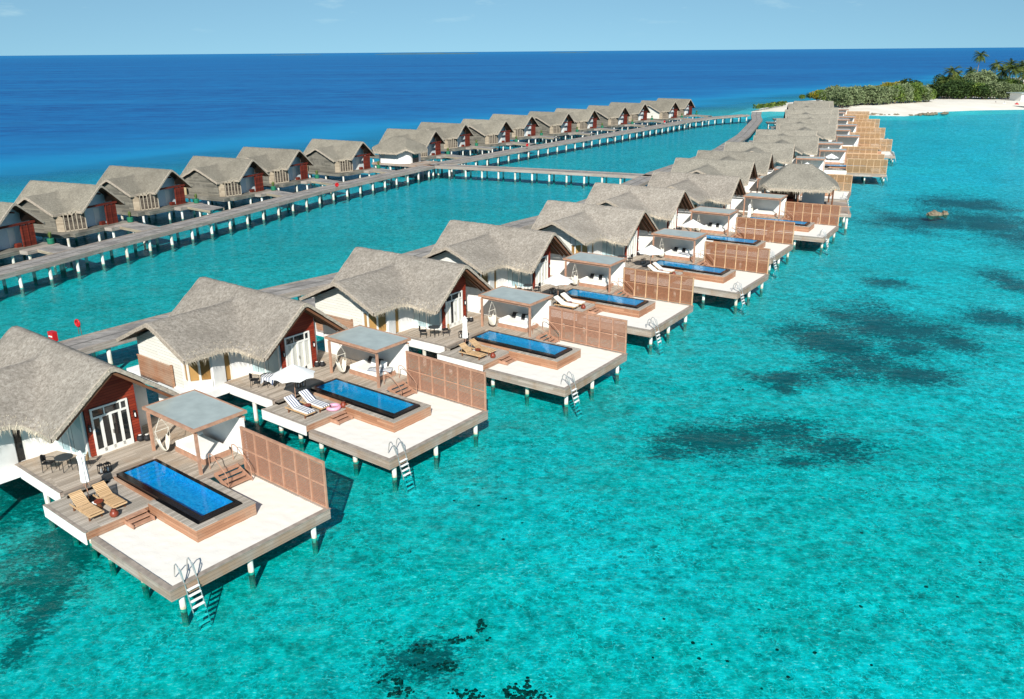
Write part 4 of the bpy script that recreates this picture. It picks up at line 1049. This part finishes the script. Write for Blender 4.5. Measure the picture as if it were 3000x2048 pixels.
pv = empty('pavilion', (37.4,110.9,0), R(-17)); hp = hip(0,4.9,4.3,7.35,4.7,1.3)
def s_pv(u,v): return max(rect_sd(u,v,-4.9,4.9,-4.3,4.3), (abs(u)+abs(v)-8.0)/1.414)
part_roof(hp, s_pv, (-5.3,5.3,-4.6,4.6), .25, .3, pv, M['thatch_far'], 11, (.3,.6))
MB().box(-5.2,6.4,-4.9,4.2,1.5,1.9).build('floor_platform', M['darkboard'] if 'darkboard' in M else M['fasciawood'], pv)
for u in (-4.1,0,4.1):
    for v in (-3.6,3.6): MB().tube((u,v,1.9),(u,v,4.7),.1,.1,8).build('post', M['brownwood'], pv)
MB().box(-3.5,-.2,1.0,1.15,1.9,4.6).build('wall_panel', M['brownwood'], pv); MB().box(.6,3.4,.5,.62,1.9,3.9).build('white_partition', M['palewall'], pv)
MB().box(-3.0,-.5,-1.5,.5,1.9,2.9).build('bar_counter', M['darkred'], pv)
rl = MB(); rl.box(-5.1,6.3,-4.8,-4.74,2.75,2.82)
for k in range(13): rl.box(-5.1+k*.93,-5.05+k*.93,-4.8,-4.75,1.9,2.75)
rl.build('railing', M['cedarx'], pv)
post_set('support_post', [(u,v,1.5) for u in (-4.6,-1,2.6,6) for v in (-4.5,0,3.8)], pv, .18)
tag(pv, 'large open pavilion with hipped thatched roof near the right row', 'pavilion')

# ---------------------------------------------------------------- island, beach, vegetation
isl_pts = [(80,300),(86,310),(95,318),(103,312),(112,298),(121,293),(131,288),(142,299),(153,309),(170,314),(190,316),(230,319),(300,327),(460,360),(520,440),(420,470),(330,462),(262,452),(216,432),(186,412),(158,400),(130,384),(114,368),(103,352),(96,336),(87,318)]
def poly_sd(x, y, P):
    d = 1e9; ins = False
    for i in range(len(P)):
        a,b = P[i],P[(i+1)%len(P)]; ex,ey = b[0]-a[0],b[1]-a[1]; t = max(0,min(1,((x-a[0])*ex+(y-a[1])*ey)/(ex*ex+ey*ey)))
        d = min(d, math.hypot(x-a[0]-ex*t, y-a[1]-ey*t))
        if (a[1]>y) != (b[1]>y) and x < (b[0]-a[0])*(y-a[1])/(b[1]-a[1])+a[0]: ins = not ins
    return -d if ins else d
gi = MB(); st_ = 6.; nx, ny = int(560/st_), int(500/st_); keep = {}
for i in range(nx+1):
    for j in range(ny+1):
        x = 70+i*st_; y = 280+j*st_; d = poly_sd(x,y,isl_pts)
        if d > 14: continue
        z = -d*.125 if d > 0 else min(1.5, .0-d*.075)+.12*noise.noise(Vector((x*.08,y*.08,0)))*min(1,-d/8)
        keep[(i,j)] = len(gi.v); gi.v.append((x,y,z))
for (i,j) in keep:
    q = [(i,j),(i+1,j),(i+1,j+1),(i,j+1)]
    if all(k in keep for k in q): gi.f.append(tuple(keep[k] for k in q))
tag(gi.build('beach', M['beach'], None, smooth=True), 'white sand beach of the low island at the far right', kind='structure')

def crown_mesh(name, rx, ry, rz_, n, leaf, mats, seed, lobes=9):
    rnd = random.Random(seed); mb = MB(); L = []
    for k in range(lobes):
        a = rnd.uniform(0,6.28); r = rnd.uniform(0,.65); L.append((r*math.cos(a)*rx, r*math.sin(a)*ry, rnd.uniform(.35,.85)*rz_, rnd.uniform(.35,.6)))
    for k in range(n):
        c = rnd.choice(L); th = rnd.uniform(0,6.28); ph = math.acos(rnd.uniform(-.55,1)); rr = rnd.uniform(.72,1.05)*c[3]
        p = Vector((c[0]+rx*rr*math.sin(ph)*math.cos(th), c[1]+ry*rr*math.sin(ph)*math.sin(th), max(.1,c[2]+rz_*rr*.75*math.cos(ph))))
        a = Vector((rnd.gauss(0,1),rnd.gauss(0,1),rnd.gauss(0,.6))).normalized(); b = a.cross(Vector((rnd.gauss(0,1),rnd.gauss(0,1),rnd.gauss(0,1)))).normalized(); s = leaf*rnd.uniform(.6,1.4)
        mb.quad(p-a*s, p-b*s*.6, p+a*s, p+b*s*.6)
    return mb
def m_foliage(name, a, b, c):
    m, nt, out = newmat(name); N = NT(nt); f = N.noise(N.coord(), .55, 4, .65)
    col = N.ramp(f, [(.35,a),(.52,b),(.68,c)]); bb = N.n('ShaderNodeBsdfPrincipled', i_Base_Color=col, i_Roughness=.75); bb.inputs['Specular IOR Level'].default_value = .2
    tl = N.n('ShaderNodeBsdfTranslucent'); nt.links.new(col, tl.inputs[0]); mx = N.n('ShaderNodeMixShader', i_0=.2, i_1=bb.outputs[0], i_2=tl.outputs[0]); nt.links.new(mx.outputs[0], out.inputs[0]); return m
FOL = [m_foliage('foliage_sage', (.10,.14,.06),(.19,.24,.115),(.28,.33,.18)), m_foliage('foliage_green', (.05,.10,.02),(.13,.20,.04),(.26,.34,.07)), m_foliage('foliage_olive', (.11,.12,.015),(.30,.27,.03),(.46,.38,.05)), m_foliage('foliage_dark', (.015,.035,.01),(.04,.075,.02),(.08,.13,.03))]
FT = ['sage green','mid green','yellow green','dark green']
M['bark'] = m_plain('bark', (.24,.19,.14), .9, .3, 4)
protoB = {}
def bush(kind, x, y, sx, sz, rz, label):
    v = (kind, int(rz*10) % 2)
    if v in protoB: o = copy_tree(protoB[v])
    else:
        o = empty('shrub'); mb = crown_mesh('crown', 4.4, 4.0, 4.6, 3200, .27, None, 20+kind*3+v[1], 16); mb.build('crown', FOL[kind], o)
        t = MB(); rnd = random.Random(kind)
        for k in range(7): a = k*.9; t.tube((0,0,-.3),(2.2*math.cos(a),2.2*math.sin(a),2.6),.14,.05,6)
        t.build('trunk', M['bark'], o); protoB[v] = o
    o.location = (x,y,1.0); o.rotation_euler = (0,0,rz); o.scale = (sx,sx,sz); tag(o, label, 'shrub', 'shrubs on the island'); return o
rb = random.Random(11)
# px x, px base y, px top y, kind, depth behind the front rank
BL = [(2352,292,281,1),(2378,290,277,3),(2402,300,272,2),(2425,304,270,1),(2448,312,268,0),(2470,318,272,0),(2495,316,271,0),(2520,313,268,0),(2545,313,270,0),(2570,312,268,0),(2596,311,270,0),(2620,308,266,1),(2646,307,262,0),(2672,305,264,1),(2698,304,266,0),(2720,303,268,1),
      (2440,290,264,2),(2468,286,261,1),(2500,287,264,2),(2528,288,265,1),(2556,285,263,3),(2585,284,258,2),(2610,282,252,2),(2634,280,250,2),(2658,280,244,3),(2680,286,250,1),(2705,288,262,3),(2735,292,266,1),(2752,288,262,3),
      (2775,294,252,3),(2798,294,254,3),(2822,294,252,3),(2846,294,256,1),(2868,294,258,1),(2890,295,258,3),(2915,295,256,0),(2940,295,258,0),(2965,294,260,0),(2988,293,262,1),
      (2790,282,240,3),(2815,282,244,1),(2850,282,236,0),(2880,282,231,0),(2905,280,240,1),(2930,280,244,3),(2955,280,246,1),(2985,280,250,3),(2870,272,238,3),(2925,270,238,3),(2775,278,236,3)]
for k,(px_,pb,ptp,kd) in enumerate(BL):
    x,y = px2w(px_,pb,1.0); dist = math.hypot(x,y); h = (pb-ptp)*dist/2483.7*1.03; s = h/4.9
    side_ = ['at the left tip of the island','left of the sand spit','in the left half of the thicket','in the middle of the thicket','in the right half of the thicket','at the right end of the thicket','below the leaning palms','under the palm cluster','right of the palms','by the right edge'][min(9,int((px_-2345)/65))]
    bush(kd, x, y+2, s*1.0*rb.uniform(.9,1.15), s, rb.uniform(0,6), f'{["low","broad","rounded","spreading","dense","ragged","twiggy"][k%7]} {FT[kd]} {["shrub","bush","thicket plant"][k%3]} {side_}, {"front row" if k<16 or 28<k<39 else "back row"}')
def make_palm(seed, h):
    rnd = random.Random(seed); root = empty('palm_tree'); t = MB(); p = V3(0,0,-.5); lean = V3(rnd.uniform(-.1,.1),rnd.uniform(-.1,.1),1)
    pts = [p]
    for k in range(8): p = p+V3(lean.x*(1-k*.06),lean.y,1)*h/8; pts.append(p)
    for k in range(8): t.tube(pts[k],pts[k+1],.24-.014*k,.226-.014*k,8,False)
    t.build('trunk', M['bark'], root); top = pts[-1]; mb = MB()
    for k in range(38):
        a = k*2.4; el = rnd.uniform(-.5,1.2); L = rnd.uniform(3.4,5.0); n = 9; pr = top; d = V3(math.cos(a)*math.cos(el),math.sin(a)*math.cos(el),math.sin(el))
        for q in range(n):
            nx_ = pr+d*L/n; d = (d+V3(0,0,-.17)).normalized(); sd_ = d.cross(V3(0,0,1)).normalized(); wl_ = .95*math.sin(math.pi*(q+.8)/(n+1.2))
            for s in (-1,1):
                for e in (0,.5):
                    b0_ = pr.lerp(nx_,e); b1_ = pr.lerp(nx_,e+.5); tip = b0_.lerp(b1_,1.2)+sd_*s*wl_+V3(0,0,-.35*wl_)+d*.25
                    mb.tri(b0_,b1_,tip)
            pr = nx_
    mb.build('crown', M['palmleaf'], root); return root
M['palmleaf'] = m_foliage('palm_leaf', (.03,.06,.012),(.08,.12,.025),(.20,.20,.06))
palms = [(2960,278,212,'small palm tree between the two right-hand palms'),(2988,282,222,'short palm tree in front of the palm cut by the edge'),(2765,291,240,'low palm tree at the far left foot of the palm cluster'),(2852,262,172,'tallest palm tree standing clear above the shrubs'),(2785,290,214,'palm tree at the left of the palm cluster, crown over dark shrubs'),(2800,286,226,'shorter palm tree beside the leftmost one'),(2905,268,197,'palm tree just right of the tallest palm'),(2948,272,198,'palm tree third from the tallest towards the right edge'),(2925,276,216,'lower palm tree behind the green shrubs at right'),(2978,276,204,'palm tree second from the right edge'),(2996,276,202,'palm tree cut by the right edge'),(2838,258,213,'small palm tree left of the tallest palm'),(2733,290,262,'stubby young palm left of the dark shrubs')]
for k,(px_,pb,ptp,l) in enumerate(palms):
    x,y = px2w(px_,pb,1.0); h = (pb-ptp)*math.hypot(x,y)/2483.7; o = make_palm(k+3,h*.9); at(o,x,y,1.2,k*1.3); tag(o,l,'palm tree','palm trees on the island')
# beach tent, sun roof, little things on the island
tn = empty('beach_canopy'); MB().lathe([(2.6,0),(1.3,.9),(.1,1.7)],(0,0,2.4),8).build('canopy', m_plain('teal_canvas', (.06,.42,.36), .7), tn)
for k in range(4): MB().tube((1.6*math.cos(k*1.57),1.6*math.sin(k*1.57),0),(1.6*math.cos(k*1.57),1.6*math.sin(k*1.57),2.5),.06,.06,6).build('pole', M['canvas'], tn)
tx,ty = px2w(2838,282,1); at(tn, tx, ty, 4.2); tag(tn, 'teal pointed canopy among the island shrubs', 'canopy')
hs = empty('beach_house'); MB().box(-5,5,-3,3,0,3).build('wall', M['whiteframe'], hs); rr = MB(); rr.prism([(-6,-4),(6,-4),(6,4),(-6,4)],3.0,3.25); rr.build('roof', M['panel'], hs); MB().box(-3,0,-3.05,-3.0,0,2.2).build('window', M['glass'], hs)
hx_,hy_ = px2w(2995,300,1); at(hs, hx_+3, hy_+3, 1.3, .2); tag(hs, 'pale beach house at the right edge of the island', 'house')
h2_ = copy_tree(hs); hx_,hy_ = px2w(2985,272,1); at(h2_, hx_, hy_, 4.5, -.2); tag(h2_, 'white roofed house behind the island shrubs near the right edge', 'house')
# low jetty wall and floats off the beach
bwk = empty('breakwater'); g = MB(); (xa,ya),(xb,yb) = px2w(2858,307,.3), px2w(3040,318,.3); g.beam((xa,ya,.3),(xb,yb,.3),1.2,.9); g.build('wall', m_plain('dark_stone', (.06,.09,.10), .8), bwk); tag(bwk, 'long dark low breakwater along the beach waterline at right', 'breakwater')
for k,(x,y,c,l) in enumerate(((2915,311,'clay','pinkish mooring float beside the breakwater, leftmost'),(2940,313,'linen','white mooring float beside the breakwater, middle'),(2977,314,'redpaint','red mooring float beside the breakwater, rightmost'))):
    o = empty('mooring_float'); MB().lathe([(.3,0),(.9,.4),(1.0,1.0),(.7,1.6),(.2,1.9)],(0,0,0),12).build('float', M[c], o, True); MB().tube((0,0,1.85),(0,0,2.3),.08,.08,6).build('ring', M['matblack'], o); x,y = px2w(x,y,0); at(o,x,y,-.4); tag(o,l,'float','mooring floats at the beach')
# rocks
def make_rock(seed, s, mat='rock'):
    mb = MB(); n, m_ = 14, 9
    for i in range(m_+1):
        for j in range(n):
            ph = math.pi*i/m_; th = 2*math.pi*j/n; d = Vector((math.sin(ph)*math.cos(th), math.sin(ph)*math.sin(th), math.cos(ph)))
            r = 1+.45*noise.noise(d*1.6+Vector((seed,0,0)))+.2*noise.noise(d*4+Vector((0,seed,0))); mb.v.append((d.x*r*s[0], d.y*r*s[1], d.z*r*s[2]))
    for i in range(m_):
        for j in range(n): mb.f.append((i*n+j,(i+1)*n+j,(i+1)*n+(j+1)%n,i*n+(j+1)%n))
    return mb
o = make_rock(1,(1.0,.5,.55)).build('rock', M['rock']); at(o,56.9,113.4,.05); tag(o,'larger pale rock breaking the lagoon surface','rock','rocks in the lagoon')
o = make_rock(2,(.42,.36,.5)).build('rock', M['rock']); at(o,58.6,113.9,.05); tag(o,'smaller pale rock right of the larger lagoon rock','rock','rocks in the lagoon')
rj = MB()
rnd = random.Random(5)
for k in range(46):
    x = rnd.uniform(118,150); y = 290+abs(x-131)*.5+rnd.uniform(-1,2.5)+(0 if x > 131 else 1); r = make_rock(k,(rnd.uniform(.3,.9),rnd.uniform(.3,.7),rnd.uniform(.2,.5))); n0 = len(rj.v); rj.v += [(a+x,b+y,c+.15) for a,b,c in r.v]; rj.f += [tuple(n0+q for q in f) for f in r.f]
tag(rj.build('shore_rocks', M['rock']), 'rubble of small rocks at the tip of the beach', kind='stuff')
hd = MB(); rnd = random.Random(8)
for k in range(900):
    t = rnd.random(); x = 89+t*17+rnd.uniform(-1,1); y = 318+t*22+rnd.uniform(-2,2); s = rnd.uniform(.2,.5); z = 1+rnd.uniform(0,1.2)
    a = Vector((rnd.gauss(0,1),rnd.gauss(0,1),rnd.gauss(0,1))).normalized()*s; b = a.cross(Vector((.3,.5,.8))).normalized()*s*.7; p = V3(x,y,z); hd.quad(p-a,p-b,p+a,p+b)
tag(hd.build('spit_scrub', FOL[1]), 'low green scrub along the narrow sand spit', kind='stuff')

# ---------------------------------------------------------------- coral and weed patches on the lagoon floor
def coral(boxes, n, smin, smax, mat, label, seed):
    rnd = random.Random(seed); mb = MB()
    for (cx,cy,rx,ry,wt) in boxes:
        for k in range(int(n*wt)):
            a = rnd.uniform(0,6.28); r = rnd.random()**.6*1.25; px = cx+rx*r*math.cos(a); py = cy+ry*r*math.sin(a); x,y = px2w(px,py)
            if noise.noise(Vector((x*.9,y*.9,seed))) < .02: continue
            s = rnd.uniform(smin,smax)**1; m_ = 7; k0 = len(mb.v); hgt = s*rnd.uniform(.2,.4)
            for j in range(m_): th = 2*math.pi*j/m_; rr = s*rnd.uniform(.65,1.2); mb.v.append((x+rr*math.cos(th), y+rr*math.sin(th), -.86))
            for j in range(m_): th = 2*math.pi*j/m_; rr = s*rnd.uniform(.4,.75); mb.v.append((x+rr*math.cos(th), y+rr*math.sin(th), -.85+hgt*rnd.uniform(.6,1)))
            mb.v.append((x,y,-.85+hgt*1.1))
            for j in range(m_): q = (j+1)%m_; mb.f += [(k0+j,k0+q,k0+m_+q,k0+m_+j),(k0+m_+j,k0+m_+q,k0+2*m_)]
    o = mb.build('coral_patch', mat); tag(o, label, kind='stuff'); return o
coral([(1260,1925,60,35,.6),(1340,1945,45,40,.7),(1142,1997,28,16,.25),(1235,1912,22,10,.2),(1360,1880,40,16,.35),(1416,1860,16,40,.35),(1170,2028,45,12,.25),(1345,2035,60,14,.3)], 190, .03,.12, M['coral'], 'dark coral heads on the lagoon floor at the bottom centre', 1)
coral([(1510,2010,35,35,.5),(1530,2040,70,14,.4),(1625,2010,14,12,.1)], 190, .03,.12, M['coral'], 'dark coral heads cut by the bottom edge', 2)
coral([(2180,1463,10,5,.05),(2170,1140,12,5,.05),(2940,1465,14,6,.06),(2870,1640,20,8,.1),(2500,1700,300,120,.1),(1500,1500,400,150,.12),(2300,1900,500,100,.15)], 110, .05,.13, M['coral'], 'scattered small coral heads over open sand', 9)

# ---------------------------------------------------------------- islands on the horizon
def far_isl(x0, x1, y, h, label, col):
    mb = MB(); n = 60
    for i in range(n+1):
        t = i/n; x = x0+(x1-x0)*t; hh = h*(math.sin(math.pi*min(1,max(0,t)))**.35)*(.75+.5*noise.noise(Vector((t*9,y,0)))) if 0 < t < 1 else 0
        mb.v += [(x,y-60,0),(x,y-20,hh*.9),(x,y+60,hh),(x,y+160,0)]
    for i in range(n):
        a = i*4
        for k in range(3): mb.f.append((a+k,a+4+k,a+5+k,a+k+1))
    o = mb.build('island', col); tag(o, label, kind='structure')
hz = m_plain('hazy_land', (.06,.13,.16), 1, .1, .01)
far_isl(-1350,-310,9000,15,'long low island on the horizon at the centre',hz)
far_isl(-2500,-1980,9400,8,'faint low island on the horizon, left',hz); far_isl(410,840,9400,8,'faint low island on the horizon, right',hz)
